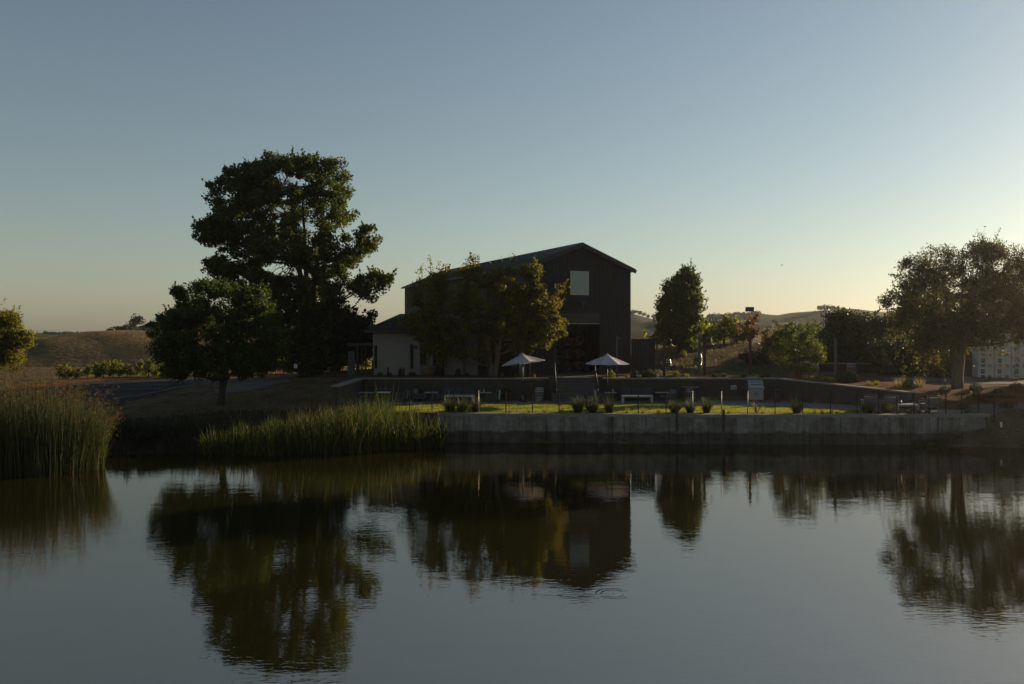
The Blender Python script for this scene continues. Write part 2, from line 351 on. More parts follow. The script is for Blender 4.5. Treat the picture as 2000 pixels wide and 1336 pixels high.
def wob(x, y, s): return np.sin(x * s + 1.3) * np.cos(y * s * 1.17 + .4) + .5 * np.sin(x * s * 2.3 + y * s * 1.9)
def gz(x, y):
    x = np.atleast_1d(np.asarray(x, float)); y = np.atleast_1d(np.asarray(y, float)); sh = x.shape; x = x.ravel(); y = y.ravel()
    E = np.full(x.shape, _W[_n]) + x * _W[_n + 1] + y * _W[_n + 2]
    for i in range(_n): E += _W[i] * _tps((x - CTRL[i, 0]) ** 2 + (y - CTRL[i, 1]) ** 2)
    w = sstep(85, 140, np.hypot(x * .9, y - 60)); E = E * (1 - w) + 2.0 * w
    flat = inside(np.array([(-14, 58), (14, 58), (14, 68), (0, 92), (-14, 92)]), x, y)
    E = np.where(flat, np.minimum(E, 3.22), E + 0.04 * wob(x, y, .9))
    d = dist(POND, x, y); inp = inside(POND, x, y)
    z = np.minimum(E, d * 0.5 + 0.03 * wob(x, y, 2.1))
    k = 0.5; h = np.clip(0.5 + 0.5 * (E - d * .5) / k, 0, 1); z = np.where(d < 12, np.minimum(z, E * (1 - h) + d * .5 * h), z)
    z = np.where(inp, -np.minimum(0.45 * d, 1.3) - 0.03, z)
    z = np.where(inside(PATIO, x, y), 1.66, z)
    return z.reshape(sh)
def gz1(x, y): return float(gz(x, y)[0])
def G(px, py, y0=15.0, y1=160.0):      # where the line of sight through a photo point meets the ground
    Y = np.linspace(y0, y1, 1500); X = (px - CX) * Y / F; Z = PZ(py, Y)
    i = int(np.argmax(Z < gz(X, Y)))
    return Vector((X[i], Y[i], gz1(X[i], Y[i])))
def axis(parts):
    out = [parts[0][0]]
    for a, b, st in parts:
        n = max(1, int(round((b - a) / st))); out += list(np.linspace(a, b, n + 1)[1:])
    return np.array(out)
xs = axis([(-1500, -400, 220), (-400, -120, 40), (-120, -46, 4), (-46, -30, 1), (-30, 34, .32), (34, 46, 1), (46, 120, 4), (120, 400, 40), (400, 1500, 220)])
ys = axis([(-300, -40, 65), (-40, 0, 5), (0, 14, .7), (14, 40, 2), (40, 60.5, .25), (60.5, 100, .9), (100, 160, 4), (160, 500, 40), (500, 1600, 220)])
gx, gy = np.meshgrid(xs, ys); gzz = gz(gx, gy)
nx, ny = len(xs), len(ys); ii = np.arange(nx * ny).reshape(ny, nx)
quads = np.stack([ii[:-1, :-1], ii[:-1, 1:], ii[1:, 1:], ii[1:, :-1]], -1).reshape(-1, 4)
tag(link('ground', npmesh('ground', np.stack([gx, gy, gzz], -1).reshape(-1, 3), quads, M['ground'], True)), 'dry brown bank and open ground around the pond', kind='structure')

b = MB(); b.add([(-110, 5, 0), (110, 5, 0), (110, 60, 0), (-110, 60, 0)], [(0, 1, 2, 3)])
tag(b.build('water', M['water']), 'still murky pond reflecting the evening sky', kind='structure')

def sheet(name, A, B, off, m, label, n=24, k=6, kind='structure'):
    """a strip of ground between two edge lines, laid on the terrain"""
    def res(P, n):
        P = np.array([(p[0], p[1]) for p in P], float); s = np.r_[0, np.cumsum(np.hypot(*np.diff(P, axis=0).T))]; t = np.linspace(0, s[-1], n)
        return np.stack([np.interp(t, s, P[:, 0]), np.interp(t, s, P[:, 1])], -1)
    a, c = res(A, n), res(B, n); u = np.linspace(0, 1, k)[None, :, None]
    q = a[:, None] * (1 - u) + c[:, None] * u; z = gz(q[..., 0], q[..., 1]) + off
    V = np.concatenate([q, z[..., None]], -1).reshape(-1, 3); i = np.arange(n * k).reshape(n, k)
    Fq = np.stack([i[:-1, :-1], i[1:, :-1], i[1:, 1:], i[:-1, 1:]], -1).reshape(-1, 4)
    me = npmesh(name, V, Fq, m, True)
    if me.polygons[0].normal.z < 0: me.flip_normals()
    return tag(link(name, me), label, kind=kind)
def GP(*pts): return [G(px, py) for px, py in pts]
def flat(name, poly, z, m, label):
    b = MB(); b.slab(poly, z - 0.05, z); return tag(b.build(name, m), label, kind='structure')
# patio level
flat('lawn', [(-9.6, 50.2), (-4.1, 49.95), (9.3, 49.2), (20.2, 48.9), (21.5, 49.6), (21, 51), (19, 52.6), (15.5, 54.2), (12, 55.2), (4, 55.5), (-9.6, 55.4)], 1.70, M['lawn'], 'mown green lawn strip behind the pond wall')
flat('patio', [(-9.9, 55.4), (4, 55.5), (12, 55.2), (15.5, 54.2), (19, 52.6), (21, 51), (21.5, 49.6), (24.5, 49.3), (26.8, 49.6), (26.9, 51.0), (24.0, 52.0), (18.0, 58.2), (-9.9, 58.2)], 1.695, M['paving'], 'grey paved patio under the terrace wall')
flat('gravel_edge', [(-9.6, 49.98), (-4.1, 49.42), (9.3, 48.72), (22.3, 48.32), (25.5, 48.75), (24.5, 49.3), (21.4, 49.5), (20.2, 48.86), (9.3, 49.16), (-4.1, 49.91), (-9.6, 50.16)], 1.69, M['gravel'], 'gravel strip along the top of the pond wall')
# parking
PN, PF = GP((150, 806), (205, 797), (300, 772), (400, 748), (452, 739)), GP((20, 770), (130, 752), (200, 745), (330, 737.5), (430, 734))
sheet('parking_lot', PN, PF, 0.03, M['asphalt'], 'dark asphalt parking lot beside the pond', 40, 10)
def line(pts, w):
    A = []; B = []; P = GP(*pts)
    for i, p in enumerate(P):
        d = (P[min(i + 1, len(P) - 1)] - P[max(i - 1, 0)]); d.z = 0; d.normalize(); n = Vector((-d.y, d.x, 0)) * w / 2
        A.append(p + n); B.append(p - n)
    return A, B
sheet('parking_marking', *line([(222, 781), (300, 767), (380, 750.5), (432, 740.5)], .16), 0.045, M['paint'], 'long white line painted along the parking lot', 40, 2)
for p0, p1 in (((170, 772), (266, 770)), ((190, 761), (318, 759.5)), ((205, 755), (352, 750.5)), ((258, 748), (362, 744.5))):
    sheet('parking_marking', *line([p0, p1], .13), 0.045, M['paint'], 'thin white stall line painted on the asphalt', 20, 2)
sheet('path', GP((428, 768), (480, 766), (518, 757), (570, 747)), GP((418, 763), (450, 753), (500, 746), (562, 741)), 0.03, M['path'], 'curving pale concrete path below the big tree', 30, 6)
sheet('mulch_bed', GP((60, 764), (130, 751), (200, 744), (330, 736.5), (430, 733), (560, 732)), GP((60, 755), (130, 744), (200, 738), (330, 731), (430, 727.5), (560, 727)), 0.035, M['mulch'], 'strip of orange bark mulch along the vines', 40, 4)
sheet('mulch_bed', [(-10, 58.85), (2.9, 58.85)], [(-10, 60.6), (2.9, 60.6)], 0.03, M['mulch'], 'bark mulch bed on the terrace below the oak', 40, 5)
sheet('mulch_bed', [(5.7, 58.85), (18.3, 58.85), (24.7, 52.6)], [(5.7, 60.4), (19.5, 61), (29, 56)], 0.03, M['mulch'], 'bark mulch bed on the terrace behind the wall', 50, 8)
sheet('mulch_bed', [(25.2, 52.4), (27.6, 51.2), (34, 50)], [(29, 56), (31, 56.5), (40, 56)], 0.03, M['mulch'], 'sloping bark mulch bed below the pepper tree', 30, 8)
sheet('path', [(2.7, 58.75), (5.7, 58.75)], [(2.0, 61.3), (6.5, 62.6)], 0.02, M['path'], 'pale landing between the stairs and the barn door', 8, 6)
sheet('driveway', [(27, 58.5), (36, 58.2), (60, 56)], [(27, 65), (36, 65.2), (60, 66)], 0.03, M['path'], 'grey concrete driveway in front of the stacked bins', 30, 8)
sheet('path', [(26.9, 49.4), (31, 50.6)], [(26.9, 50.9), (31, 51.6)], 0.03, M['path'], 'narrow concrete path leaving the patio', 10, 4)
sheet('green_slope', GP((1385, 737), (1450, 737), (1540, 738)), GP((1400, 722), (1450, 707), (1540, 706)), 0.03, M['cover'], 'dark green planted slope behind the posts', 20, 8)

# hills
def hill(name, label, prof, ydep, m, x0, x1, n=160, k=40, bump=.15, bs=.12):
    X = np.linspace(x0, x1, n); D = np.linspace(ydep[0][0], ydep[-1][0], k)
    top = np.interp(X, *zip(*prof)); s = np.interp(D, *zip(*ydep)); s = s * s * (3 - 2 * s)
    xx, yy = np.meshgrid(X, D); z = -1.0 + (top + 1.0)[None] * s[:, None] + bump * wob(xx, yy, bs) * s[:, None] + bump * .5 * wob(xx + 9, yy, bs * 3.1) * s[:, None]
    i = np.arange(n * k).reshape(k, n); Fq = np.stack([i[:-1, :-1], i[:-1, 1:], i[1:, 1:], i[1:, :-1]], -1).reshape(-1, 4)
    tag(link(name, npmesh(name, np.stack([xx, yy, z], -1).reshape(-1, 3), Fq, m, True)), label, kind='structure')
    from_pts = (X, D, z)
    def h(x, y):
        i = int(np.clip((x - x0) / (x1 - x0) * (n - 1), 0, n - 1)); j = int(np.clip((y - D[0]) / (D[-1] - D[0]) * (k - 1), 0, k - 1)); return float(z[j, i])
    return h
def pprof(Y, pts): return [(PX(px, Y), PZ(py, Y)) for px, py in pts]
hL = hill('hill', 'round golden dry grass hill beyond the vines', [(-120, .5), (-95, 1), (-85, 1.8), (-78, 3.2), (-73.5, 5.05), (-70, 5.8), (-66, 6.42), (-61, 6.6), (-55, 6.5), (-45, 6.35), (-30, 5.6), (-15, 4.2), (5, 1.5), (20, 0)],
          [(98, 0), (108, .28), (130, 1), (150, .95), (185, 0)], M['hill'], -120, 20, 200, 60, .13, .19)
hLB = hill('hill', 'dark wooded ridge behind the golden hill', pprof(330, [(-200, 660), (0, 656), (60, 654), (160, 652), (200, 646), (255, 640), (310, 630), (400, 620), (560, 625), (760, 645), (1000, 660)]),
           [(250, 0), (330, 1), (420, 0)], M['farhill'], -240, 0, 90, 30, .5, .04)
hFL = hill('hill', 'low far ridge at the edge of the sky', pprof(620, [(-400, 660), (-100, 654), (60, 655), (170, 656), (500, 652), (900, 655), (1300, 652)]), [(520, 0), (620, 1), (720, 0)], M['farhill'], -560, 120, 90, 30, .5, .03)
hR1 = hill('hill', 'far wooded ridge behind the small maple', pprof(520, [(900, 640), (1150, 622), (1232, 613), (1270, 622), (1330, 622), (1380, 620), (1450, 613), (1490, 613), (1530, 617), (1700, 620), (1900, 618), (2300, 630)]),
           [(400, 0), (520, 1), (640, 0)], M['farhill'], -40, 420, 150, 36, .6, .03)
hR2 = hill('hill', 'long bare hillside rising towards a clump of trees', pprof(390, [(1300, 652), (1420, 632), (1480, 621), (1520, 616.5), (1560, 611), (1600, 606.5), (1650, 603), (1720, 610), (1800, 622), (2000, 626), (2300, 630)]),
           [(270, 0), (390, 1), (500, 0)], M['farhill'], 60, 320, 150, 36, .5, .05)
hR3 = hill('hill', 'low rolling field beyond the knoll', pprof(235, [(900, 655), (1100, 645), (1232, 634), (1260, 628), (1290, 622), (1330, 624), (1370, 634), (1410, 643), (1450, 645), (1520, 642), (1600, 648), (2000, 645), (2300, 648)]),
           [(130, 0), (170, .45), (235, 1), (300, 0)], M['farhill'], -15, 190, 150, 40, .3, .09)

# ------------------------------------------------------------------ plants: makers
def rand_unit(n):
    v = rng.normal(size=(n, 3)); return v / np.linalg.norm(v, axis=1, keepdims=True)
def leaf_quads(P, L, W, droop=0.0, up=None):
    n = len(P); t = rand_unit(n)
    if droop: t[:, 2] -= droop; t /= np.linalg.norm(t, axis=1, keepdims=True)
    b = np.cross(t, rand_unit(n)); b /= np.linalg.norm(b, axis=1, keepdims=True) + 1e-9
    s = rng.uniform(.65, 1.35, (n, 1)); l = t * L * s / 2; w = b * W * s / 2
    nn = np.cross(t, b) * (W * .22) * s
    V = np.stack([P - l, P + w + nn, P + l, P - w + nn], 1).reshape(-1, 3)
    return V, np.arange(4 * n).reshape(n, 4)
def blades(base, height, width, lean, tipdroop=.25, seg=4, az=None):
    """curved tapering grass blades; base (n,3), height (n), lean (n) sideways reach as a share of height"""
    n = len(base); az = rng.uniform(0, 2 * np.pi, n) if az is None else az
    d = np.stack([np.cos(az), np.sin(az), np.zeros(n)], -1); fa = rng.uniform(0, 2 * np.pi, n); w = np.stack([np.cos(fa), np.sin(fa), np.zeros(n)], -1)
    V = np.zeros((n, 2 * seg + 1, 3))
    for k in range(seg + 1):
        t = k / seg; c = base + d * (height * lean * t ** 1.8)[:, None]; c[:, 2] += height * (t - tipdroop * lean * t ** 3)
        ww = (width * (1 - t) ** .7)[:, None] * w / 2
        if k < seg: V[:, 2 * k] = c - ww; V[:, 2 * k + 1] = c + ww
        else: V[:, 2 * seg] = c
    i = np.arange(n)[:, None] * (2 * seg + 1)
    q = np.concatenate([np.stack([i[:, 0] + 2 * k, i[:, 0] + 2 * k + 1, i[:, 0] + 2 * k + 3, i[:, 0] + 2 * k + 2], -1) for k in range(seg - 1)])
    tq = np.stack([i[:, 0] + 2 * seg - 2, i[:, 0] + 2 * seg - 1, i[:, 0] + 2 * seg, i[:, 0] + 2 * seg], -1)
    return V.reshape(-1, 3), q, tq[:, :3]
def blade_mesh(name, V, q, t3, m):
    me = bpy.data.meshes.new(name); nq, n3 = len(q), len(t3)
    me.vertices.add(len(V)); me.vertices.foreach_set('co', np.asarray(V, np.float32).ravel())
    li = np.concatenate([q.ravel(), t3.ravel()]).astype(np.int32); me.loops.add(len(li)); me.loops.foreach_set('vertex_index', li)
    me.polygons.add(nq + n3); me.polygons.foreach_set('loop_start', np.concatenate([np.arange(nq) * 4, nq * 4 + np.arange(n3) * 3]).astype(np.int32))
    for mm in (m if isinstance(m, (list, tuple)) else [m]): me.materials.append(mm)
    me.update(calc_edges=True); return me

def tree(name, label, Y, basepx, lobes, lmat, bmat, nclump, nleaf, lsize, trunk_r, stems=None, crad=.7, group=None, droop=0.0, basez=None, sprigs=(), cat='tree', wl=.55, squash=.75, depth=1.0, fringe=0, shoots=.45):
    """crown lobes are given as (px, py, rx, ry[, depth offset in m]) in photo pixels at the tree's own distance"""
    s = Y / F; bx = PX(basepx, Y); bz = gz1(bx, Y) - .08 if basez is None else basez
    T = thing(name, label, cat, (bx, Y, bz), group=group)
    LB = [(PX(l[0], Y) - bx, (l[4] if len(l) > 4 else 0.0), PZ(l[1], Y) - bz, l[2] * s, min((l[2] * s + l[3] * s) * .55, 3.6) * depth, l[3] * s) for l in lobes]
    vol = np.array([max(.02, a[3] * a[4] * a[5]) ** .8 for a in LB]); vol /= vol.sum()
    wood = MB(); zc = min(l[2] - l[5] for l in LB)
    stems = stems or [((0, 0), 0.02, 0)]
    nodes_ = []
    htop = max(l[2] for l in LB)
    for (dx, dy), lean, *_ in stems:
        pts = []; rad = []; hh = htop * .86
        for k in range(9):
            t = k / 8; pts.append((dx * t + .12 * math.sin(3 * t + dx) + (lean) * hh * t * t, dy * t + .1 * math.sin(4 * t), hh * t)); rad.append(trunk_r * (1 - .86 * t) * (1.25 if k == 0 else 1))
        wood.tube(pts, rad, 9); nodes_ += [(Vector(p), r) for p, r in zip(pts, rad)][1:]
    trunk_nodes = list(nodes_)
    lobe_nodes = []
    for l in LB:
        c = Vector(l[:3]); cand = [q for q in trunk_nodes if q[0].z < c.z - .25 * abs((c - q[0]).length)] or trunk_nodes[:2]
        p0, r0 = min(cand, key=lambda q: (q[0] - c).length)
        r = min(r0 * .65, .05 + .035 * (l[3] + l[5])); ln = (c - p0).length; side = Vector(rng.normal(size=3)) * .12 * ln
        mid1 = p0.lerp(c, .35) + side * .5 + Vector((0, 0, -.04 * ln)); mid2 = p0.lerp(c, .7) + side
        wood.tube([p0, mid1, mid2, c], [r, r * .75, r * .5, r * .22], 6); lobe_nodes.append([(mid1, r * .7), (mid2, r * .5), (c, r * .22)])
    C = []; k0 = max(3, min(9, nclump // (3 * len(LB)))); li = np.concatenate([np.repeat(np.arange(len(LB)), k0), rng.choice(len(LB), nclump - k0 * len(LB), p=vol)])
    for i in li:
        l = LB[i]; u = rand_unit(1)[0] * (rng.uniform(.35, 1.0) ** .5 if rng.random() > .12 else rng.uniform(1.0, 1.22))
        c = Vector((l[0] + u[0] * l[3], l[1] + u[1] * l[4], l[2] + u[2] * l[5] - (0.25 * l[5] * (u[2] < -.5))))
        C.append(c); p0, r0 = min(lobe_nodes[i], key=lambda q: (q[0] - c).length)
        md = p0.lerp(c, .55) + Vector(rng.normal(size=3)) * .08 * (c - p0).length
        rr = min(r0 * .5, .035) + .006; wood.tube([p0, md, c], [rr, rr * .6, rr * .25], 4, cap=False)
    for px, py, py2 in sprigs:
        a = Vector((PX(px, Y) - bx, 0, PZ(py2, Y) - bz)); e = Vector((PX(px, Y) - bx + rng.normal() * .15, rng.normal() * .2, PZ(py, Y) - bz))
        wood.tube([a, a.lerp(e, .5) + Vector((.06, 0, 0)), e], [.03, .02, .008], 4)
    C = np.array([tuple(c) for c in C]); k = nleaf // nclump
    rad = crad * rng.uniform(.55, 1.3, nclump)
    idx = np.repeat(np.arange(nclump), k); u = rand_unit(len(idx)) * (rng.random((len(idx), 1)) ** .45); u[:, 2] *= squash
    P = C[idx] + u * rad[idx, None]
    if droop: P[:, 2] -= droop * rng.random(len(P)) ** 2 * rad[idx]
    ex = []
    for px, py, py2 in sprigs:
        m = 70; t = rng.random(m); q = np.stack([np.full(m, PX(px, Y) - bx), np.zeros(m), PZ(py2, Y) - bz + (PZ(py, Y) - PZ(py2, Y)) * t], -1) + rng.normal(size=(m, 3)) * (.22 - .12 * t)[:, None]; ex.append(q)
    if shoots:     # leafy shoots that break the outline
        for i in rng.choice(nclump, int(nclump * shoots)):
            l = LB[li[i]]; d = (C[i] - np.array(l[:3])) / np.array([l[3], l[4], l[5]]); d = d / (np.linalg.norm(d) + 1e-6) * .8 + np.array([0, 0, .55]); d /= np.linalg.norm(d)
            m = 16; t = rng.random(m); ln = rad[i] * rng.uniform(1.1, 1.9); q = C[i] + d * (t * ln)[:, None] + rng.normal(size=(m, 3)) * (.16 * rad[i] * (1.2 - t))[:, None]; ex.append(q)
            e_ = Vector(C[i] + d * ln * .9); wood.tube([Vector(C[i]), e_], [.012, .004], 3, cap=False)
    if fringe:     # hanging strings of leaves under the crown
        low = C[C[:, 2] < np.quantile(C[:, 2], .45)]; pick = low[rng.choice(len(low), fringe)]
        for p in pick:
            m = 26; t = rng.random(m); q = p + rng.normal(size=3) * .5 + np.stack([rng.normal(size=m) * .07, rng.normal(size=m) * .07, -t * rng.uniform(.6, 1.7)], -1); ex.append(q)
    if ex: P = np.concatenate([P] + ex)
    V, Q = leaf_quads(P, lsize, lsize * wl, droop=.5 if droop else 0.0)
    wood.build('trunk', bmat, T); link('crown', npmesh('crown', V, Q, lmat), T)
    return T

def tuft_mesh(name, n, h, spread, m, width=.02, heads=0, hm=None):
    a = rng.uniform(0, 2 * np.pi, n); r = rng.random(n) ** .5 * .16
    base = np.stack([np.cos(a) * r, np.sin(a) * r, np.full(n, -.03)], -1)
    V, q, t3 = blades(base, h * rng.uniform(.35, 1.15, n), np.full(n, width), spread * rng.uniform(.15, 1.2, n), .45, 4, az=a + rng.normal(size=n) * .5)
    return blade_mesh(name, V, q, t3, m)
def shrub_mesh(name, n, leafL, m, dome=True):
    u = rand_unit(n); u[:, 2] = np.abs(u[:, 2]); r = rng.random((n, 1)) ** .3
    lump = 1 + .12 * np.sin(u[:, :1] * 7 + 1) * np.cos(u[:, 1:2] * 6)
    P = u * r * lump * .5; P[:, 2] *= 2 * .95
    V, Q = leaf_quads(P, leafL, leafL * .5); return npmesh(name, V, Q, m)

# ------------------------------------------------------------------ buildings
BA = R(23.6); BO = (1.03, 61.0, 3.22)
barn = thing('barn', 'tall black timber barn with gabled metal roof and roll-up door', 'barn', BO, BA)
W_, LN, EH, PH = 8.66, 30.5, 7.75, 9.5
D0, D1, DH = 2.3, 6.15, 4.63; W0, W1, WZ0, WZ1 = 3.41, 5.29, 5.76, 7.72
b = MB(); T_ = .2
for x0, x1, z0, z1 in ((0, D0, -.2, EH), (D1, W_, -.2, EH), (D0, D1, DH, WZ0), (D0, W0, WZ0, WZ1), (W1, D1, WZ0, WZ1), (D0, D1, WZ1, EH)): b.box(x0, x1, 0, T_, z0, z1)
b.prism([(0, EH), (W_, EH), (W_ / 2, PH)], 0, T_); b.build('front_wall', M['black'], barn)
b = MB(); b.box(0, T_, T_, LN, -.2, EH); b.build('side_wall', M['brownside'], barn)
b = MB(); b.box(W_ - T_, W_, T_, LN, -.2, EH); b.build('side_wall', M['black'], barn)
b = MB(); b.box(T_, W_ - T_, LN - T_, LN, -.2, EH); b.prism([(0, EH), (W_, EH), (W_ / 2, PH)], LN - T_, LN); b.build('back_wall', M['black'], barn)
def roofz(x): return EH + (PH - EH) * (1 - abs(x - W_ / 2) / (W_ / 2))
b = MB()
for i in range(1, 29):
    x = i * W_ / 29; zt = roofz(x) - .05; segs = [(-.2, zt)]
    if D0 - .03 < x < D1 + .03: segs = [(DH + .1, zt)]
    if W0 - .1 < x < W1 + .1: segs = [(DH + .1, WZ0 - .1), (WZ1 + .1, zt)]
    for z0, z1 in segs: b.box(x - .025, x + .025, -.022, .003, z0, z1)
tag(b.build('front_battens', M['black'], barn), kind='stuff')
b = MB()
for i in range(1, 75): y = i * LN / 75; b.box(-.022, .003, y - .025, y + .025, 2.5, EH - .1)
tag(b.build('side_battens', M['brownside'], barn), kind='stuff')
OV = .22; sl = (PH - EH) / (W_ / 2); th = .16
for sgn in (-1, 1):
    xo = W_ / 2 + sgn * (W_ / 2 + OV); zo = EH - sl * OV + .02; y0, y1 = -.35, LN + .35; b = MB()
    q = [(W_ / 2, PH + .02), (xo, zo)]
    b.hexa([(q[1][0], y0, q[1][1]), (q[0][0], y0, q[0][1]), (q[0][0], y1, q[0][1]), (q[1][0], y1, q[1][1]), (q[1][0], y0, q[1][1] + th), (q[0][0], y0, q[0][1] + th), (q[0][0], y1, q[0][1] + th), (q[1][0], y1, q[1][1] + th)])
    ro = b.build('roof', M['roof'], barn); b = MB()
    for i in range(62):
        y = y0 + .25 + i * .5
        b.bar((xo, y, zo + th + .012), (W_ / 2 + sgn * .05, y, PH + .02 + th + .012), .03, .035)
    tag(b.build('roof_seam', M['roof'], ro), kind='stuff')
    b = MB(); b.hexa([(xo, y0 - .05, zo - .16), (W_ / 2, y0 - .05, PH - .14), (W_ / 2, y0 - .004, PH - .14), (xo, y0 - .004, zo - .16), (xo, y0 - .05, zo + th + .02), (W_ / 2, y0 - .05, PH + th + .04), (W_ / 2, y0 - .004, PH + th + .04), (xo, y0 - .004, zo + th + .02)])
    b.build('fascia_board', M['trim'], barn)
    b = MB(); b.bar((xo + sgn * .05, y0, zo + .05), (xo + sgn * .05, y1, zo + .05), .1, .12); b.build('gutter', M['trim'], barn)
b = MB(); b.box(-.12, -.03, .10, .19, 0, EH - .15); b.build('downspout', M['greymetal'], barn)
# window
wn = MB()
for x0, x1, z0, z1 in ((W0, W1, WZ0, WZ0 + .09), (W0, W1, WZ1 - .09, WZ1), (W0, W0 + .09, WZ0 + .09, WZ1 - .09), (W1 - .09, W1, WZ0 + .09, WZ1 - .09)): wn.box(x0, x1, -.05, .16, z0, z1)
wo = wn.build('window', M['trim'], barn); b = MB(); b.box(W0 + .09, W1 - .09, .07, .10, WZ0 + .09, WZ1 - .09); b.build('pane', M['coated'], wo)
# roll-up door
b = MB(); CB = 3.72
b.prism([(D0, -.05), (D0 + .12, -.05), (D0 + .12, DH - .1), (D1 - .12, DH - .1), (D1 - .12, -.05), (D1, -.05), (D1, DH), (D0, DH)], .05, .22)
df = b.build('door_frame', M['trim'], barn)
rd = None
for i in range(7):
    z0 = CB + .06 + i * .122; b = MB(); b.prism([(D0 + .12, z0), (D1 - .12, z0), (D1 - .12, z0 + .116), (D0 + .12, z0 + .116)], .10, .15)
    o = b.build('door_slat', M['doormetal'], df)
b = MB(); b.box(D0 + .12, D1 - .12, .08, .16, CB, CB + .055); b.build('door_bottom_bar', M['pale'], df)
b = MB(); b.box(4.15, 4.75, -.22, -.0, 5.18, 5.4); b.box(4.3, 4.6, -.34, -.2, 5.1, 5.34); b.build('wall_lamp', M['trim'], barn)
b = MB(); b.box(.2, W_ - .2, .2, 14, -.03, .02); b.build('floor_slab', M['step'], barn)
b = MB(); b.box(.2, W_ - .2, 6.0, 6.1, .02, EH); b.build('inner_wall', M['black'], barn)

# wine barrels
def barrel(name, label, lying=False, gr=None, woodm='oakbarrel', loc=(0, 0, 0), rz=0, ontop=None):
    T = thing(name, label, 'barrel', loc, rz, gr); ax = 'y' if lying else 'z'; c = (0, 0, .0)
    prof = [(.28 + .075 * math.sin(math.pi * t), .92 * t) for t in np.linspace(0, 1, 11)]
    b = MB(); b.lathe([(.25, .035)] + prof + [(.25, .885)], 24, c, ax); b.build('staves', M[woodm], T)
    for t in (.03, .13, .27, .73, .87, .97):
        rr = .28 + .075 * math.sin(math.pi * t) + .006; b = MB(); b.lathe([(rr - .012, .92 * t - .024), (rr, .92 * t - .02), (rr, .92 * t + .02), (rr - .012, .92 * t + .024)], 24, c, ax); b.build('hoop', M['hoop'], T)
    return T
proto = None
for row in range(4):
    lab = 'oak barrel lying in the %s row of the rack inside the barn doorway' % ('bottom', 'second', 'third', 'top')[row]
    for col in range(4):
        p = Vector((2.85 + col * .98, 2.6, .52 + row * .97)); wp = Matrix.Rotation(BA, 4, 'Z') @ p + Vector(BO)
        if proto is None: proto = barrel('wine_barrel', lab, True, 'barrels racked inside the barn doorway', loc=wp, rz=BA)
        else: dup(proto, wp, BA, lab)
rk = thing('barrel_rack', 'dark steel rack holding barrels inside the barn doorway', 'rack', BO, BA)
for row in range(4):
    b = MB()
    for yy in (2.8, 3.25): b.bar((2.3, yy, .13 + row * .97), (6.4, yy, .13 + row * .97), .05, .05)
    b.build('shelf_rail', M['darkmetal'], rk)
for x in (2.3, 4.32, 6.4):
    b = MB(); b.box(x - .03, x + .03, 2.77, 2.83, .02, 4.2); b.box(x - .03, x + .03, 3.22, 3.28, .02, 4.2); b.build('upright', M['darkmetal'], rk)

# side wing
WX, WY, WZ = -10.1, 62.0, 3.2
wing = thing('wing_building', 'low pale sided building with dark sloping metal roof joined to the barn', 'building', (WX, WY, WZ))
def X_(px): return PX(px, WY) - WX
WH = 3.2
ops = [(X_(731), X_(737), .5, 2.2), (X_(801), X_(808), .5, 2.28), (X_(820), X_(833), .75, 2.28), (X_(845), X_(873), .02, 2.28), (X_(933), 10.35, .02, 2.5)]
def clap(b, x0, x1, z0, z1, y=0.0):
    z = z0
    while z < z1 - 1e-3:
        t = min(z + .17, z1); b.add([(x0, y - .022, z), (x1, y - .022, z), (x1, y, t), (x0, y, t), (x0, y + .05, z), (x1, y + .05, z)], [(0, 1, 2, 3), (4, 5, 1, 0)]); z = t
b = MB(); xe = [0] + [v for o in ops for v in o[:2]] + [10.5]
for i in range(0, len(xe), 2):
    if xe[i + 1] - xe[i] > .02: clap(b, xe[i], xe[i + 1], -.2, WH); b.box(xe[i], xe[i + 1], .052, .2, -.2, WH)
for x0, x1, z0, z1 in ops:
    clap(b, x0, x1, -.2, z0) if z0 > .1 else None; clap(b, x0, x1, z1, WH); b.box(x0, x1, .052, .2, z1, WH); b.box(x0, x1, .052, .2, -.2, z0)
b.build('front_wall', M['siding'], wing)
for x0, x1, z0, z1 in ops:
    b = MB(); f = .05
    for a0, a1, c0, c1 in ((x0, x1, z0, z0 + f), (x0, x1, z1 - f, z1), (x0, x0 + f, z0 + f, z1 - f), (x1 - f, x1, z0 + f, z1 - f)): b.box(a0, a1, -.035, .1, c0, c1)
    if x1 - x0 > 2:
        for k in (1, 2, 3): xx = x0 + (x1 - x0) * k / 4; b.box(xx - .03, xx + .03, -.03, .1, z0 + f, z1 - f)
    elif x1 - x0 > .8: xx = (x0 + x1) / 2; b.box(xx - .03, xx + .03, -.03, .1, z0 + f, z1 - f)
    w = b.build('window', M['trim'], wing); b = MB(); b.box(x0 + f, x1 - f, .05, .07, z0 + f, z1 - f); b.build('pane', M['darkglass'], w)
b = MB(); b.box(-.02, .15, .2, 26, -.2, WH); b.build('side_wall', M['siding'], wing)
e0, e1 = WH + .02, WH + 1.75
b = MB(); fr = [(-.5, -.7), (10.85, -.62), (-.98, 26.5), (-1.5, 26.5)]
b.hexa([(*fr[0], e0), (*fr[1], e0), (*fr[2], e1), (*fr[3], e1), (*fr[0], e0 + .12), (*fr[1], e0 + .12), (*fr[2], e1 + .12), (*fr[3], e1 + .12)])
rf = b.build('roof', M['wingroof'], wing); b = MB()
for i in range(56):
    x = -.45 + i * .2; ymax = -.62 + 27 * max(0.02, min(1, (10.8 - x) / 11.8)); sl2 = (e1 - e0) / 27.2
    b.bar((x, -.74, e0 + .135), (x, ymax, e0 + .135 + sl2 * (ymax + .7)), .09, .05)
tag(b.build('roof_corrugation', M['wingroof'], rf), kind='stuff')
b = MB(); b.box(-.5, 10.7, -.74, -.70, e0 - .1, e0 + .09); b.build('fascia_board', M['trim'], wing)
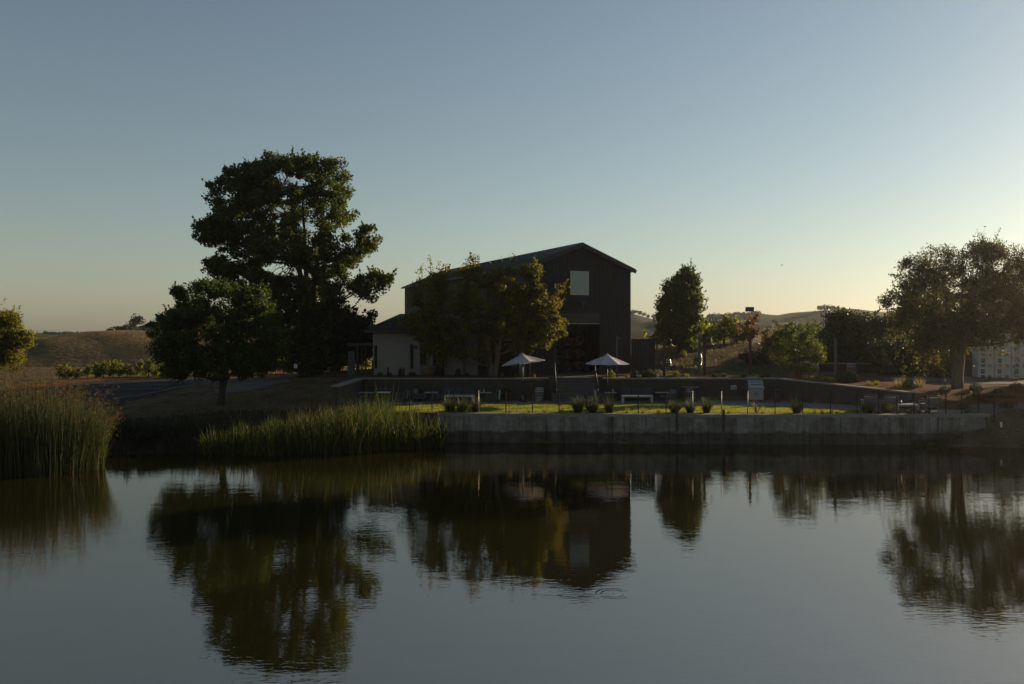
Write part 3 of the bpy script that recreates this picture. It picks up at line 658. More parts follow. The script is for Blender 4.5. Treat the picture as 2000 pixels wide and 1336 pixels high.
for px in (907, 872):
    b = MB(); b.box(X_(px) - .09, X_(px) + .09, -.62, -.44, -.1, e0); b.build('porch_post', M['greypost'], wing)
b = MB(); b.box(10.6, 11.06, -1.05, -.6, -.1, 3.1); b.build('corner_panel', M['siding'], wing)
for px, w in ((696, .13), (705, .07), (712.5, .07)):
    b = MB(); b.box(X_(px) - w / 2, X_(px) + w / 2, .3, .42, -.1, 2.15); b.build('entry_post', M['trim'], wing)
b = MB(); b.box(X_(678), X_(691), .3, .42, -.1, 1.75); b.build('entry_panel', M['step'], wing)  # siding panel dimmed by the darker step colour instead of real shade
b = MB(); b.box(X_(676), -.03, .2, .5, 2.15, 2.35); b.build('entry_beam', M['trim'], wing)
b = MB(); b.box(X_(806), X_(815), -.06, -.025, 1.95, 2.15); b.build('wall_sign', M['dark'], wing)

# board fence beside the barn
fn = thing('board_fence', 'tall black vertical board fence beside the barn corner', 'fence', (0, 0, 0))
Yf = 63.6
for i in range(8):
    x0 = PX(1233, Yf) + i * .205; z0 = 3.1
    b = MB(); b.box(x0, x0 + .195, Yf, Yf + .03 + .012 * (i % 2), z0, 5.86 - .015 * (i % 3)); b.build('board', M['black'], fn)
for z in (3.6, 5.5):
    b = MB(); b.box(PX(1233, Yf), PX(1275, Yf), Yf + .046, Yf + .12, z, z + .1); b.build('rail', M['black'], fn)
b = MB(); b.box(PX(1276, Yf), PX(1276, Yf) + .12, Yf - .03, Yf + .13, 3.1, 5.9); b.build('post', M['black'], fn)

# far buildings
def house(label, px, py, Y, w, d, h, rz, wallm, hz):
    T = thing('farm_house', label, 'house', (PX(px, Y), Y, PZ(py, Y) - .4), rz)
    b = MB(); b.box(-w / 2, w / 2, -d / 2, d / 2, -2, h); b.prism([(-w / 2, h), (w / 2, h), (0, h + w * .22)], -d / 2, d / 2); b.build('wall', wallm, T)
    b = MB(); r = w * .22
    for s in (-1, 1): b.hexa([(s * (w / 2 + .3), -d / 2 - .3, h - .1), (0, -d / 2 - .3, h + r + .02), (0, d / 2 + .3, h + r + .02), (s * (w / 2 + .3), d / 2 + .3, h - .1), (s * (w / 2 + .3), -d / 2 - .3, h + .05), (0, -d / 2 - .3, h + r + .17), (0, d / 2 + .3, h + r + .17), (s * (w / 2 + .3), d / 2 + .3, h + .05)])
    b.build('roof', M['trim'], T)
    for k in (-1, 1): b = MB(); b.box(k * w * .25 - .4, k * w * .25 + .4, -d / 2 - .03, -d / 2 + .02, 1, 2.2); b.build('window', M['darkglass'], T)
HX = lambda px, Y: PX(px, Y)
for px, Y, w, d, h, rz, mm, lb in ((1488, 345, 3.0, 4.5, 2.2, 35, 'white', 'small white farm house far off behind the red-leaved tree'), (1480, 343, 2.2, 3, 1.5, 20, 'bin', 'tiny pale shed far off beside the white farm house'), (1524, 345, 2.4, 3, 1.2, -10, 'bin', 'pale low shed far off between the airy tree and the thin poles')):
    house(lb, px, HY - (hR2(PX(px, Y), Y) - CZ) * F / Y, Y, w, d, h, R(rz), M[mm], 0)
house('small grey shed roof showing above the dark hedge', 1603, 663, 95, 1.6, 3, .45, R(60), M['bin'], 0)

# ------------------------------------------------------------------ walls, stairs, fence
def offset_poly(P, d):
    out = []
    for i, p in enumerate(P):
        a = P[max(i - 1, 0)]; c = P[min(i + 1, len(P) - 1)]; t = np.array(c) - np.array(a); t = t / np.linalg.norm(t); out.append((p[0] - t[1] * d, p[1] + t[0] * d))
    return out
def wallmesh(P, w, z0, z1):      # P centre line; z1 list of tops
    A, B = offset_poly(P, w / 2), offset_poly(P, -w / 2); b = MB()
    for i in range(len(P) - 1):
        b.hexa([(*B[i], z0), (*B[i + 1], z0), (*A[i + 1], z0), (*A[i], z0), (*B[i], z1[i]), (*B[i + 1], z1[i + 1]), (*A[i + 1], z1[i + 1]), (*A[i], z1[i])])
    return b
pw = thing('pond_wall', 'long stained concrete retaining wall standing in the pond', 'wall')
PWL = [(-4.3, 49.35), (2.5, 49.0), (9.3, 48.62), (16, 48.42), (22.3, 48.22), (27.2, 48.9)]
def along(P, L):
    P = [np.array(p, float) for p in P]; s_ = np.r_[0, np.cumsum([np.linalg.norm(P[i + 1] - P[i]) for i in range(len(P) - 1)])]; n = round(s_[-1] / L)
    A_ = np.array(P); f = lambda t: (float(np.interp(t, s_, A_[:, 0])), float(np.interp(t, s_, A_[:, 1])))
    return [(f(s_[-1] * k / n + .008), f(s_[-1] * (k + 1) / n - .008)) for k in range(n)]
for k, (a, c) in enumerate(along(PWL, 2.44)):
    dy = .012 * ((k * 7) % 3 - 1); a, c = (a[0], a[1] + dy), (c[0], c[1] + dy); wallmesh([a, c], .5, -1.2, [1.52, 1.52]).build('wall_panel', M['pondwall'], pw)
for a, c in along(PWL, 3.1): wallmesh([a, c], .58, 1.523, [1.68, 1.68]).build('coping', M['cap'], pw)
wallmesh(PWL, .3, -1.2, [1.515] * 6).build('wall_core', M['block'], pw)
for px in (1322, 1412):
    X = PX(px, 48.3); p = thing('steel_pile', 'rusty steel pile bolted to the pond wall, %s' % ('on the side of the wide stairs' if px == 1322 else 'on the side of the grill'), 'pile', (X, 48.33 if px == 1322 else 48.22, 0))
    b = MB(); b.box(-.055, .055, -.12, -.09, .72, 1.98); b.box(-.055, .055, -.03, .0, .72, 1.98); b.box(-.015, .015, -.09, -.03, .72, 1.98); b.build('beam', M['rust'], p)
    b = MB(); b.box(-.08, .08, -.15, -.121, 1.0, 1.15); b.build('bracket', M['rust'], p)
# terrace wall
tw = thing('terrace_wall', 'dark block retaining wall with pale stone cap behind the patio', 'wall')
TWA = [(-10.35, 50.0), (-10.35, 54.5), (-10.35, 58.5), (-4, 58.5), (2.75, 58.5)]
TWB = [(5.75, 58.5), (12, 58.5), (18.2, 58.5), (21.4, 55.3), (24.6, 52.1)]
ztA = [3.12] * 5; ztB = [3.12, 3.12, 3.12, 2.86, 2.58]
wallmesh(TWA, .42, 1.2, ztA).build('wall_face', M['block'], tw); wallmesh(TWB, .42, 1.2, ztB).build('wall_face', M['block'], tw)
def caps(P, Z, parent, w=.52, L=1.5):
    for i in range(len(P) - 1):
        a, c = Vector((*P[i], Z[i])), Vector((*P[i + 1], Z[i + 1])); n = max(1, round((c - a).length / L))
        for k in range(n):
            p, q = a.lerp(c, (k + .006) / n), a.lerp(c, (k + .994) / n); b = MB(); b.bar(p + Vector((0, 0, .047)), q + Vector((0, 0, .047)), w, .09); b.build('cap_stone', M['cap'], parent)
caps(TWA, ztA, tw); caps(TWB, ztB, tw)
for x in (2.55, 5.75):
    b = MB(); b.box(x, x + .4, 58.0, 58.75, 1.6, 3.22); b.build('end_pillar', M['block'], tw)
    b = MB(); b.box(x - .04, x + .44, 57.96, 58.79, 3.223, 3.3); b.build('pillar_cap', M['block'], tw)
st = thing('garden_stairs', 'wide concrete stairs climbing from the patio to the barn', 'stairs', (2.98, 56.3, 1.68))
for i in range(8):
    b = MB(); b.box(0, 2.74, .3 * i, 2.45 if i == 7 else .3 * i + .34, -.05 + .0 * i, .195 * (i + 1)); b.box(-.0, 2.74, .3 * i - .025, .3 * i + .02, .195 * (i + 1) - .045, .195 * (i + 1) + .003); b.build('step', M['step'], st)
b = MB(); b.box(-.3, -.01, .0, 1.68, -.05, .55); b.build('cheek_wall', M['step'], st)
b = MB(); b.box(2.75, 2.97, .0, 1.68, -.05, .55); b.build('cheek_wall', M['step'], st)
for x, lb in ((2.93, 'dark steel handrail on the umbrella and barrel side of the stairs'), (5.68, 'dark steel handrail on the lounge chair side of the stairs')):
    h = thing('handrail', lb, 'handrail', (x, 56.3, 1.68))
    b = MB(); b.tube([(0, .05, .95), (0, 2.3, 2.5), (0, 2.75, 2.52), (0, 2.85, 2.42)], .03, 8); b.build('top_rail', M['darkmetal'], h)
    for y, z0, z1 in ((.08, -.02, .97), (2.28, 1.5, 2.48)):
        b = MB(); b.tube([(0, y, z0), (0, y, z1)], .025, 8); b.build('post', M['darkmetal'], h)
# wire fence along the pond wall
fc = thing('wire_fence', 'thin dark metal post fence along the top of the pond wall', 'fence')
FP = [800, 844, 887, 935, 988, 1040, 1092, 1145, 1196, 1247, 1301, 1353, 1409, 1460, 1514, 1568, 1622, 1674, 1716, 1752, 1785, 1815, 1847, 1878, 1911, 1942]
tops = []
for px in FP:
    if px < 880: Yp = 50.0
    else:
        Yp = 49
        for _ in range(6): Yp = float(np.interp(PX(px, Yp), [p[0] for p in PWL], [p[1] for p in PWL])) + .12
    X = PX(px, Yp); z0 = max(1.6, gz1(X, Yp)) if px > 880 else 1.6
    if px > 1900: z0 = gz1(X, Yp)
    h = 1.32 if px < 1740 else 1.22; lx = random.uniform(-.02, .02)
    b = MB(); b.tube([(X, Yp, z0 - .1), (X + lx, Yp, z0 + h)], .027 if px < 1700 else .036, 6); b.build('post', M['greymetal'] if px in (935, 1353, 1409, 1460) else M['post'], fc); tops.append((X + lx, Yp, z0 + h))  # the few sunlit posts get their brightness from a lighter metal colour
for k in (.12, .65):
    b = MB(); b.tube([(p[0], p[1], p[2] - k) for p in tops], .004, 4, cap=False); b.build('wire', M['darkmetal'], fc)
# low wall in front of the hedge
lw = thing('low_wall', 'low dark garden wall with flat cap in front of the hedge', 'wall')
LWL = [(22.4, 66.4), (28, 66.2), (33, 66.0)]
wallmesh(LWL, .35, 2.6, [3.88, 3.86, 3.82]).build('wall_face', M['block'], lw); caps(LWL, [3.88, 3.86, 3.82], lw, .45, 2.0)

# ------------------------------------------------------------------ trees
tree('ash_tree', 'tall dark green tree with wide uneven crown beside the low building', 67, 597,
     [(398, 440, 18, 11), (425, 455, 30, 15), (416, 515, 15, 8), (590, 680, 50, 28), (545, 690, 45, 28), (630, 700, 40, 20), (560, 355, 80, 46), (636, 355, 48, 44), (472, 368, 52, 42), (452, 395, 40, 45), (500, 342, 38, 24), (545, 328, 28, 18), (600, 326, 28, 18), (560, 420, 112, 75), (482, 435, 62, 45), (415, 440, 26, 18), (445, 462, 36, 22), (652, 415, 33, 55), (560, 500, 105, 55),
      (722, 462, 24, 18), (690, 485, 40, 26), (645, 520, 48, 40), (432, 520, 24, 13), (470, 532, 45, 22), (510, 565, 75, 40), (640, 570, 75, 36), (712, 560, 34, 18), (742, 546, 16, 11), (600, 610, 55, 40), (560, 640, 60, 40), (545, 590, 45, 40)],
     M['l_big'], M['bark'], 900, 112000, .24, .38, stems=[((.0, 0), -.02, 0), ((.7, .3), .06, 0), ((-.5, -.3), -.05, 0)], crad=.62)
tree('oak_tree', 'low dark shady tree between the tall tree and the low building', 72, 655,
     [(660, 650, 66, 40), (705, 640, 36, 26), (640, 615, 45, 28), (615, 670, 50, 34), (690, 670, 42, 26), (650, 685, 50, 20)],
     M['l_dark'], M['bark'], 170, 26000, .26, .34, stems=[((.5, .2), .06, 0), ((-.5, 0), -.06, 0)], crad=.8)
tree('maple_tree', 'broad dark green maple on the bank beside the parking lot', 54, 430,
     [(432, 580, 58, 32), (372, 612, 36, 24), (340, 622, 22, 12), (490, 585, 30, 22), (345, 572, 16, 8), (400, 556, 14, 12), (320, 645, 26, 26), (400, 640, 88, 48), (490, 640, 62, 45), (525, 680, 40, 36), (345, 685, 42, 36), (430, 700, 85, 30), (500, 705, 45, 24), (370, 715, 50, 18)],
     M['l_maple'], M['bark'], 620, 60000, .17, .17, stems=[((.0, 0), .0, 0), ((.5, .2), .10, 0)], crad=.48)
tree('willow_tree', 'golden willow leaning in beyond the rushes', 62, -70,
     [(-10, 648, 46, 40), (-60, 630, 60, 50), (20, 668, 34, 26), (0, 690, 40, 26), (10, 625, 26, 18), (-100, 670, 60, 50), (38, 652, 16, 14)],
     M['l_willow'], M['bark'], 170, 26000, .22, .25, crad=.6, droop=1.0, fringe=60, wl=.35)
tree('live_oak_tree', 'golden green oak with forked trunk in front of the barn', 59.6, 963,
     [(1000, 548, 52, 34), (945, 535, 48, 26), (1035, 528, 22, 16), (1066, 588, 34, 34), (1080, 622, 24, 32), (1058, 652, 40, 22), (960, 598, 80, 48), (1010, 600, 50, 40), (885, 590, 52, 42), (838, 585, 34, 36), (825, 628, 34, 28), (850, 655, 44, 26), (905, 655, 62, 32), (862, 683, 36, 16), (1000, 642, 62, 30), (930, 692, 32, 14), (850, 548, 24, 16), (1020, 672, 30, 14)],
     M['l_oak'], M['palebark'], 520, 46000, .165, .20, stems=[((-.8, -.2), -.16, 0), ((.7, .2), .12, 0)], crad=.46, sprigs=[(840, 500, 560), (858, 512, 560), (822, 520, 560), (868, 515, 550), (805, 560, 600), (930, 500, 540), (1000, 497, 540), (1045, 500, 540), (1020, 505, 540)], wl=.6)
tree('maple_tree', 'upright oval green maple on the knoll beside the barn', 75, 1326,
     [(1347, 534, 11, 12), (1340, 548, 18, 18), (1322, 564, 22, 22), (1348, 572, 18, 28), (1325, 608, 42, 44), (1302, 608, 24, 30), (1350, 612, 24, 38), (1328, 646, 40, 28), (1332, 580, 30, 34)],
     M['l_mid'], M['bark'], 380, 36000, .2, .16, crad=.5)
tree('pepper_tree', 'large spreading pepper tree with drooping fringe beside the driveway', 55, 1870,
     [(1895, 500, 66, 30), (1925, 488, 30, 18), (1830, 515, 50, 28), (1778, 525, 28, 28), (1960, 525, 52, 42), (1870, 560, 100, 50), (1765, 585, 38, 26), (1790, 625, 40, 30), (1840, 625, 55, 40), (1950, 600, 66, 52), (2020, 550, 60, 70), (1905, 645, 40, 18), (1985, 638, 45, 18), (1815, 660, 34, 22), (2030, 600, 50, 40)],
     M['l_pepper'], M['palebark'], 640, 62000, .17, .25, stems=[((-.7, 0), -.07, 0), ((.25, .1), .02, 0), ((.5, -.2), .09, 0)], crad=.52, droop=1.0, fringe=380, wl=.34, sprigs=[(1745, 560, 590), (1920, 466, 500), (1860, 480, 510)])
tree('feathery_tree', 'small airy yellow-green tree on the terrace behind the angled wall', 61, 1556,
     [(1560, 650, 24, 16), (1540, 672, 30, 22), (1582, 676, 22, 22), (1530, 645, 14, 12), (1560, 698, 34, 20), (1520, 690, 16, 14), (1600, 690, 12, 12), (1578, 635, 14, 10)],
     M['l_bright'], M['bark'], 150, 8500, .13, .07, crad=.4, stems=[((.2, 0), .03, 0), ((-.3, .1), -.06, 0)], sprigs=[(1550, 628, 650), (1590, 630, 655)])
tree('red_maple_tree', 'small tree with rusty red leaves on the knoll', 80, 1452,
     [(1466, 632, 14, 12), (1452, 645, 18, 12), (1440, 660, 10, 6), (1472, 648, 9, 8), (1462, 656, 12, 8), (1475, 655, 7, 4)],
     M['l_red'], M['bark'], 40, 1900, .2, .05, crad=.42)
tree('hedge_tree', 'rounded dark tree standing over the garden hedge', 72, 1672,
     [(1672, 632, 38, 24), (1640, 645, 26, 22), (1700, 650, 36, 30), (1670, 665, 46, 26), (1645, 625, 18, 14)],
     M['l_dark'], M['bark'], 120, 17000, .22, .2, crad=.75)
tree('hedge_tree', 'dark spreading tree filling the gap between hedge and pepper tree', 71, 1745, [(1735, 650, 36, 32), (1770, 655, 40, 34), (1810, 665, 40, 30), (1750, 690, 60, 26), (1712, 665, 30, 28)], M['l_dark'], M['bark'], 150, 20000, .2, .2, crad=.7)
tree('hedge_tree', 'dark bushy tree behind the airy tree and the yucca', 76, 1585, [(1585, 668, 30, 18), (1560, 675, 26, 16), (1615, 672, 28, 20), (1530, 680, 26, 14)], M['l_dark'], M['bark'], 80, 10000, .2, .12, crad=.6)
tree('shrub', 'large dark evergreen shrub behind the low garden wall', 69.5, 1640, [(1630, 690, 50, 26), (1600, 680, 26, 22), (1670, 695, 50, 24)], M['l_dark'], M['bark'], 90, 12000, .2, .1, crad=.7, cat='shrub')
tree('shrub', 'large dark olive shrub between the hedge and the pepper trunk', 64, 1770, [(1760, 700, 52, 34), (1810, 705, 48, 32), (1735, 690, 34, 30), (1790, 680, 50, 24)], M['l_dark'], M['bark'], 120, 15000, .17, .1, crad=.65, cat='shrub')
tree('shrub', 'brown-leaved bush behind the airy tree', 72, 1512, [(1515, 668, 18, 18), (1500, 675, 14, 14), (1530, 660, 14, 14)], M['l_brown'], M['bark'], 40, 3200, .18, .05, crad=.5, cat='shrub')
tree('shrub', 'pale green bush between the airy tree and the dark hedge tree', 73, 1600, [(1600, 655, 20, 16), (1590, 670, 20, 16), (1615, 660, 12, 12)], M['l_pepper'], M['bark'], 44, 4200, .17, .05, crad=.5, cat='shrub')
tree('shrub', 'dark low bush at the foot of the yucca', 70, 1462, [(1458, 697, 13, 6), (1472, 700, 13, 6)], M['l_dark'], M['bark'], 22, 2000, .15, .03, crad=.3, cat='shrub')
# bank shrubs near the shore
tree('shrub', 'dark scrubby bush on the shore between rushes and cattails', 46, 265, [(262, 845, 46, 18), (230, 850, 24, 16), (300, 850, 34, 16)], M['l_dark'], M['bark'], 60, 6000, .12, .03, crad=.4, cat='shrub')

for x, y, h, lb in ((45, 61, 6.5, 'tall dense evergreen beside the driveway, beyond the pepper tree'), (53, 66, 7.0, 'second tall dense evergreen along the driveway'), (40.5, 54.5, 5.5, 'bushy evergreen on the bank beyond the pepper tree'), (47, 97, 9.5, 'added tall evergreen far behind the stacked bins, shading the knoll'), (53, 95, 10, 'added tall evergreen behind the harvest bins and container, shading the knoll'), (62, 19, 12.0, 'tall evergreen on the far side bank, mirrored in the barn window'), (68, 13, 11.2, 'second bank evergreen mirrored in the barn window'), (58, 22, 10.6, 'lower bank evergreen mirrored in the barn window')):  # the pair far behind the bins is added to cast shade on the knoll
    bpx = CX + x * F / y; tp = HY - (gz1(x, y) + h - CZ) * F / y; bp = HY - (gz1(x, y) - CZ) * F / y; hh = bp - tp
    tree('evergreen_tree', lb, y, bpx, [(bpx, tp + hh * .3, hh * .3, hh * .3), (bpx, tp + hh * .6, hh * .4, hh * .3), (bpx, tp + hh * .8, hh * .36, hh * .2)], M['l_dark'], M['bark'], 90, 9000, .4, .2, crad=1.0)
# yucca
yn = 260; u = rand_unit(yn); u[:, 2] = np.abs(u[:, 2]) * .9 + .05
V, q, t3 = blades(np.zeros((yn, 3)) + np.array([0, 0, .4]) + u * .25, 1.75 * rng.uniform(.75, 1.05, yn) * (.35 + .65 * u[:, 2]), np.full(yn, .075), (np.hypot(u[:, 0], u[:, 1]) / (u[:, 2] + .25)) * .75, .05, 3, az=np.arctan2(u[:, 1], u[:, 0]))
yx = PX(1494, 68); tag(link('yucca', blade_mesh('yucca', V, q, t3, M['yucca']), None, (yx, 68, gz1(yx, 68))), 'big spiky grey-green yucca beside the red post', 'yucca')

# ------------------------------------------------------------------ distant trees
def far_mesh(seed, n=420):
    r = np.random.default_rng(seed); lob = [(r.normal() * .19, r.normal() * .19, .45 + r.random() * .3, r.uniform(.22, .4)) for _ in range(7)]
    P = []
    for x, y, z, s in lob:
        u = rand_unit(n // 7); P.append(np.array([x, y, z]) + u * s * (rng.random((n // 7, 1)) ** .3) * np.array([1, 1, .8]))
    P = np.concatenate(P); P[:, 2] = np.where(P[:, 2] < .06, rng.random(len(P)) * .3, P[:, 2])
    V, Q = leaf_quads(P, .13, .10)
    return npmesh('distant_tree', V, Q, M['l_far'])
FAR = [far_mesh(s) for s in range(5)]
def far_tree(px, py, Y, w, label, group, h=None):
    """crown of w photo pixels across whose top is at py"""
    s = w * Y / F; hh = (h or w * .9) * Y / F
    o = link('distant_tree', random.choice(FAR), None, (PX(px, Y), Y, PZ(py, Y) - hh), random.uniform(0, 6)); o.scale = (s * .9, s * .9, hh * .95)
    return tag(o, label, 'tree', group)
far_tree(270, 611, 290, 30, 'single rounded oak standing up from the ridge behind the golden hill', None, 34)
for px, py, w in ((243, 632, 24), (228, 635, 22), (214, 638, 18), (255, 628, 20), (290, 630, 24), (302, 626, 24)): far_tree(px, py, 295, w, 'low dark oak on the ridge beside the rounded oak', 'oaks on the ridge behind the golden hill', 20)
for i in range(16): far_tree(58 + i * 7.2 + random.uniform(-2, 2), 646 + random.uniform(-2.5, 2.5) + abs(i - 7) * .25, 600, random.uniform(9, 15), 'tiny dark tree in the far tree line beyond the golden hill', 'far tree line beyond the golden hill', 12)
for px, py, w in ((1237, 604, 16), (1248, 606, 14), (1258, 609, 12), (1230, 606, 14), (1266, 613, 9)): far_tree(px, py, 510, w, 'distant tree on the hilltop between the barn and the small maple', 'trees on the hilltop beside the barn', 12)
for i in range(20):
    px = 1383 + i * 5.5; far_tree(px + random.uniform(-2, 2), np.interp(px, [1383, 1395, 1415, 1440, 1452, 1470, 1480, 1490], [613, 610, 612, 606, 608, 605, 606, 612]) + random.uniform(-1, 1.5), 505, random.uniform(11, 18), 'distant oak of the wood along the far ridge', 'oaks along the far ridge', 16)
for i in range(22):
    px = 1376 + random.random() * 78; far_tree(px, np.interp(px, [1376, 1400, 1430, 1455], [620, 615, 624, 634]) + random.uniform(0, 14), 300 + random.uniform(-10, 10), random.uniform(16, 26), 'dark oak in the wooded hollow below the far ridge', 'oaks in the wooded hollow', 22)
for px, py, w in ((1602, 595, 15), (1612, 594, 18), (1624, 595, 18), (1635, 597, 16), (1645, 600, 15), (1655, 603, 12), (1590, 606, 10), (1610, 602, 18), (1632, 604, 18)): far_tree(px, py, 384, w, 'distant oak in the clump on the bare hilltop', 'clump of oaks on the bare hilltop', 15)
for i in range(12): far_tree(1490 + i * 9 + random.uniform(-3, 3), 634 + random.uniform(-3, 4), 245, random.uniform(9, 15), 'small dark tree near the far farm buildings', 'trees near the far farm buildings', 12)
for px in (1330, 1352, 1371, 1700, 1740, 1790): far_tree(px, 622 + random.uniform(-3, 4), 330, 20, 'dark distant tree on the rolling field', 'trees on the rolling field', 18)

for i in range(26): px = random.uniform(1385, 1720); far_tree(px, 626 + random.uniform(-6, 12), random.uniform(255, 330), random.uniform(8, 16), 'dark scattered tree on the far hillside below the ridge', 'scattered trees on the far hillside', 11)
# ------------------------------------------------------------------ vines
def vine_mesh():
    u = rand_unit(330); P = u * (rng.random((330, 1)) ** .4) * np.array([.75, .4, .55]) + np.array([rng.normal() * .15, 0, .72]); P[:, 2] += .22 * np.sin(P[:, 0] * 4 + rng.random() * 6) 
    ex = []
    for k in range(7):
        a = rng.normal(size=2) * .6; t = rng.random(22); ex.append(np.stack([a[0] + rng.normal() * .35 * t, .3 * a[1] + rng.normal(size=22) * .05, 1.2 + t * rng.uniform(.3, .85)], -1) + rng.normal(size=(22, 3)) * .05)
    P = np.concatenate([P] + ex); V, Q = leaf_quads(P, .19, .16); return npmesh('foliage', V, Q, M['l_vine'])
VM = [vine_mesh() for _ in range(4)]
b = MB(); b.tube([(0, 0, -.1), (.05, .02, .5), (0, 0, 1.0)], [.06, .045, .04], 6); b.tube([(0, 0, .95), (.4, .05, 1.05), (.75, 0, 1.08)], [.03, .022, .012], 5); b.tube([(0, 0, .95), (-.4, -.04, 1.05), (-.75, 0, 1.08)], [.03, .022, .012], 5)
VT = b.mesh('trunk', M['bark'])
def vine(x, y, label, group, s=1.0, rz=None):
    T = thing('grapevine', label, 'vine', (x, y, gz1(x, y) - .02), rz if rz is not None else random.uniform(-.3, .3), group); T.scale = (s * random.uniform(.75, 1.3), s, s * random.uniform(.6, 1.3))
    link('trunk', VT, T); link('foliage', random.choice(VM), T)
for px in (118, 135, 152, 170, 187, 204, 222, 238, 252, 268, 284, 297, 309, 372, 388, 404):
    px += random.uniform(-6, 6); y = 83.6 + (px - 118) * .012 + random.uniform(-.8, .8); vine(PX(px, y), y, 'sunlit yellow-green grapevine in the row behind the parking lot', 'grapevines behind the parking lot', .82)
for px in (452, 470, 488, 505, 522, 538, 553, 568, 584, 612, 628, 644, 662, 680, 700):
    y = 91; vine(PX(px, y), y, 'sunlit grapevine showing below the crowns of the shade trees', 'grapevines beyond the shade trees', 1.15)
for px, dy in ((1282, 0), (1298, .5), (1314, 1), (1345, .3), (1360, 0), (1374, 1), (1389, 0), (1402, .6)):
    y = 81 + dy; vine(PX(px, y), y, 'tall green grapevine along the top of the knoll', 'grapevines on the knoll', 1.25)
vine(PX(1413, 79), 79, 'tallest grapevine on the knoll with shoots reaching sideways', 'grapevines on the knoll', 1.7)
vine(PX(1432, 84), 84, 'sparse yellowing grapevine beside the red-leaved tree', 'grapevines on the knoll', 1.05)
vine(PX(1494, 82), 82, 'yellow vine shoot above the yucca', None, .9)
vine(PX(1614, 84), 84, 'yellow vine shoot beside the thin pole', None, 1.3)
# ------------------------------------------------------------------ reeds
def stuff_blades(name, label, base, h, w, lean, m, seg=4, az=None, cat=None):
    V, q, t3 = blades(base, h, w, lean, .3, seg, az); return tag(link(name, blade_mesh(name, V, q, t3, m)), label, cat, kind='stuff')
def scatter(n, px0, px1, y0f, y1f):
    px = rng.uniform(px0, px1, n); a = np.array([y0f(p) for p in px]); c = np.array([y1f(p) for p in px]); y = a + (c - a) * rng.random(n)
    x = (px - CX) * y / F; return px, np.stack([x, y, np.maximum(gz(x, y), -.35)], -1)
# cattails along the shore
f0 = lambda p: float(np.interp(p, [230, 360, 500, 700, 860], [45.0, 44.3, 43.6, 44.2, 46.8])); f1 = lambda p: float(np.interp(p, [230, 360, 500, 700, 860], [46.2, 46.8, 47.2, 48.2, 49.0]))
px, B = scatter(4000, 385, 868, f0, f1)
topy = np.interp(px, [350, 420, 500, 560, 620, 680, 735, 780, 810, 868], [856, 838, 826, 810, 794, 786, 770, 784, 800, 814]); hh = (CZ - (topy - HY) * B[:, 1] / F) - B[:, 2]
H = np.maximum(.6, hh) * np.clip(rng.normal(.82, .2, len(px)), .3, 1.25) * (1 + .12 * np.sin(px * .11) + .08 * np.sin(px * .29 + 1))
sel = rng.random(len(px)) < .9
V1 = stuff_blades('cattails', 'dense bed of green cattails standing along the shore', B[sel], H[sel], rng.uniform(.03, .06, sel.sum()), rng.uniform(.02, .3, sel.sum()), M['reed'], 5, cat='cattails')
stuff_blades('dry_cattails', 'bleached dry cattail leaves mixed into the cattail bed', B[~sel], H[~sel] * .9, np.full((~sel).sum(), .03), rng.uniform(.1, .9, (~sel).sum()), M['reeddry'], 5, cat='cattails')
px, B = scatter(1500, 560, 700, lambda p: 48.5, lambda p: 50.5)
stuff_blades('dry_grass', 'short dry grass on the bank behind the cattails', B, rng.uniform(.2, .5, 1500), np.full(1500, .02), rng.uniform(.1, .7, 1500), M['drygrass'], 3)
px, B = scatter(3600, 205, 430, lambda p: float(np.interp(p, [205, 430], [43.5, 44.6])), lambda p: float(np.interp(p, [205, 430], [46.4, 47.6])))
stuff_blades('bank_brush', 'dark low brush and weeds covering the shaded bank', B, rng.uniform(.2, .85, 3600) * np.interp(px, [205, 300, 430], [.6, .8, 1.3]), rng.uniform(.02, .05, 3600), rng.uniform(.05, .8, 3600), M['brush'], 3, cat='brush')
px, B = scatter(5200, 235, 680, lambda p: 46.2, lambda p: float(np.interp(p, [235, 450, 680], [50.0, 51.5, 50.6])))
stuff_blades('bank_weeds', 'dull dark weeds over the slope behind the cattails', B, rng.uniform(.12, .45, 5200), rng.uniform(.02, .05, 5200), rng.uniform(.1, .9, 5200), M['brush'], 3, cat='weeds')
# rushes at the near corner
f0 = lambda p: float(np.interp(p, [-120, 100, 160, 212], [35.5, 37.5, 38.4, 39.6])); f1 = lambda p: float(np.interp(p, [-120, 100, 160, 212], [42, 42, 41.8, 41]))
px, B = scatter(5000, -110, 203, f0, f1)
topy = np.interp(px, [-110, 0, 50, 100, 150, 190, 212], [735, 738, 733, 742, 752, 772, 800]); H = ((CZ - (topy - HY) * B[:, 1] / F) - B[:, 2]) * np.clip(rng.normal(.84, .15, len(px)), .3, 1.15)
az = np.where(px > 120, rng.normal(0, .8, len(px)), rng.uniform(0, 2 * np.pi, len(px))); ln = np.where(px > 150, rng.uniform(.02, .38, len(px)), rng.uniform(.0, .16, len(px)))
V, q, t3 = blades(B, H, rng.uniform(.02, .036, len(px)), ln, .3, 4, az); 
tag(link('rushes', blade_mesh('rushes', V, q, t3, M['rush'])), 'tall clump of green rushes in the corner of the pond', 'rushes', kind='stuff')
tips = V.reshape(len(px), 9, 3)[:, 8]; tips = tips[H > 1.6]; tips = tips[rng.random(len(tips)) < .42]
P = np.repeat(tips, 7, 0) + rng.normal(size=(len(tips) * 7, 3)) * np.array([.055, .055, .05]) - np.array([0, 0, .06]); V, Q = leaf_quads(P, .055, .028)
tag(link('rush_heads', npmesh('rush_heads', V, Q, M['rushhead'])), 'rusty brown seed heads over the tall rushes', 'seed heads', kind='stuff')
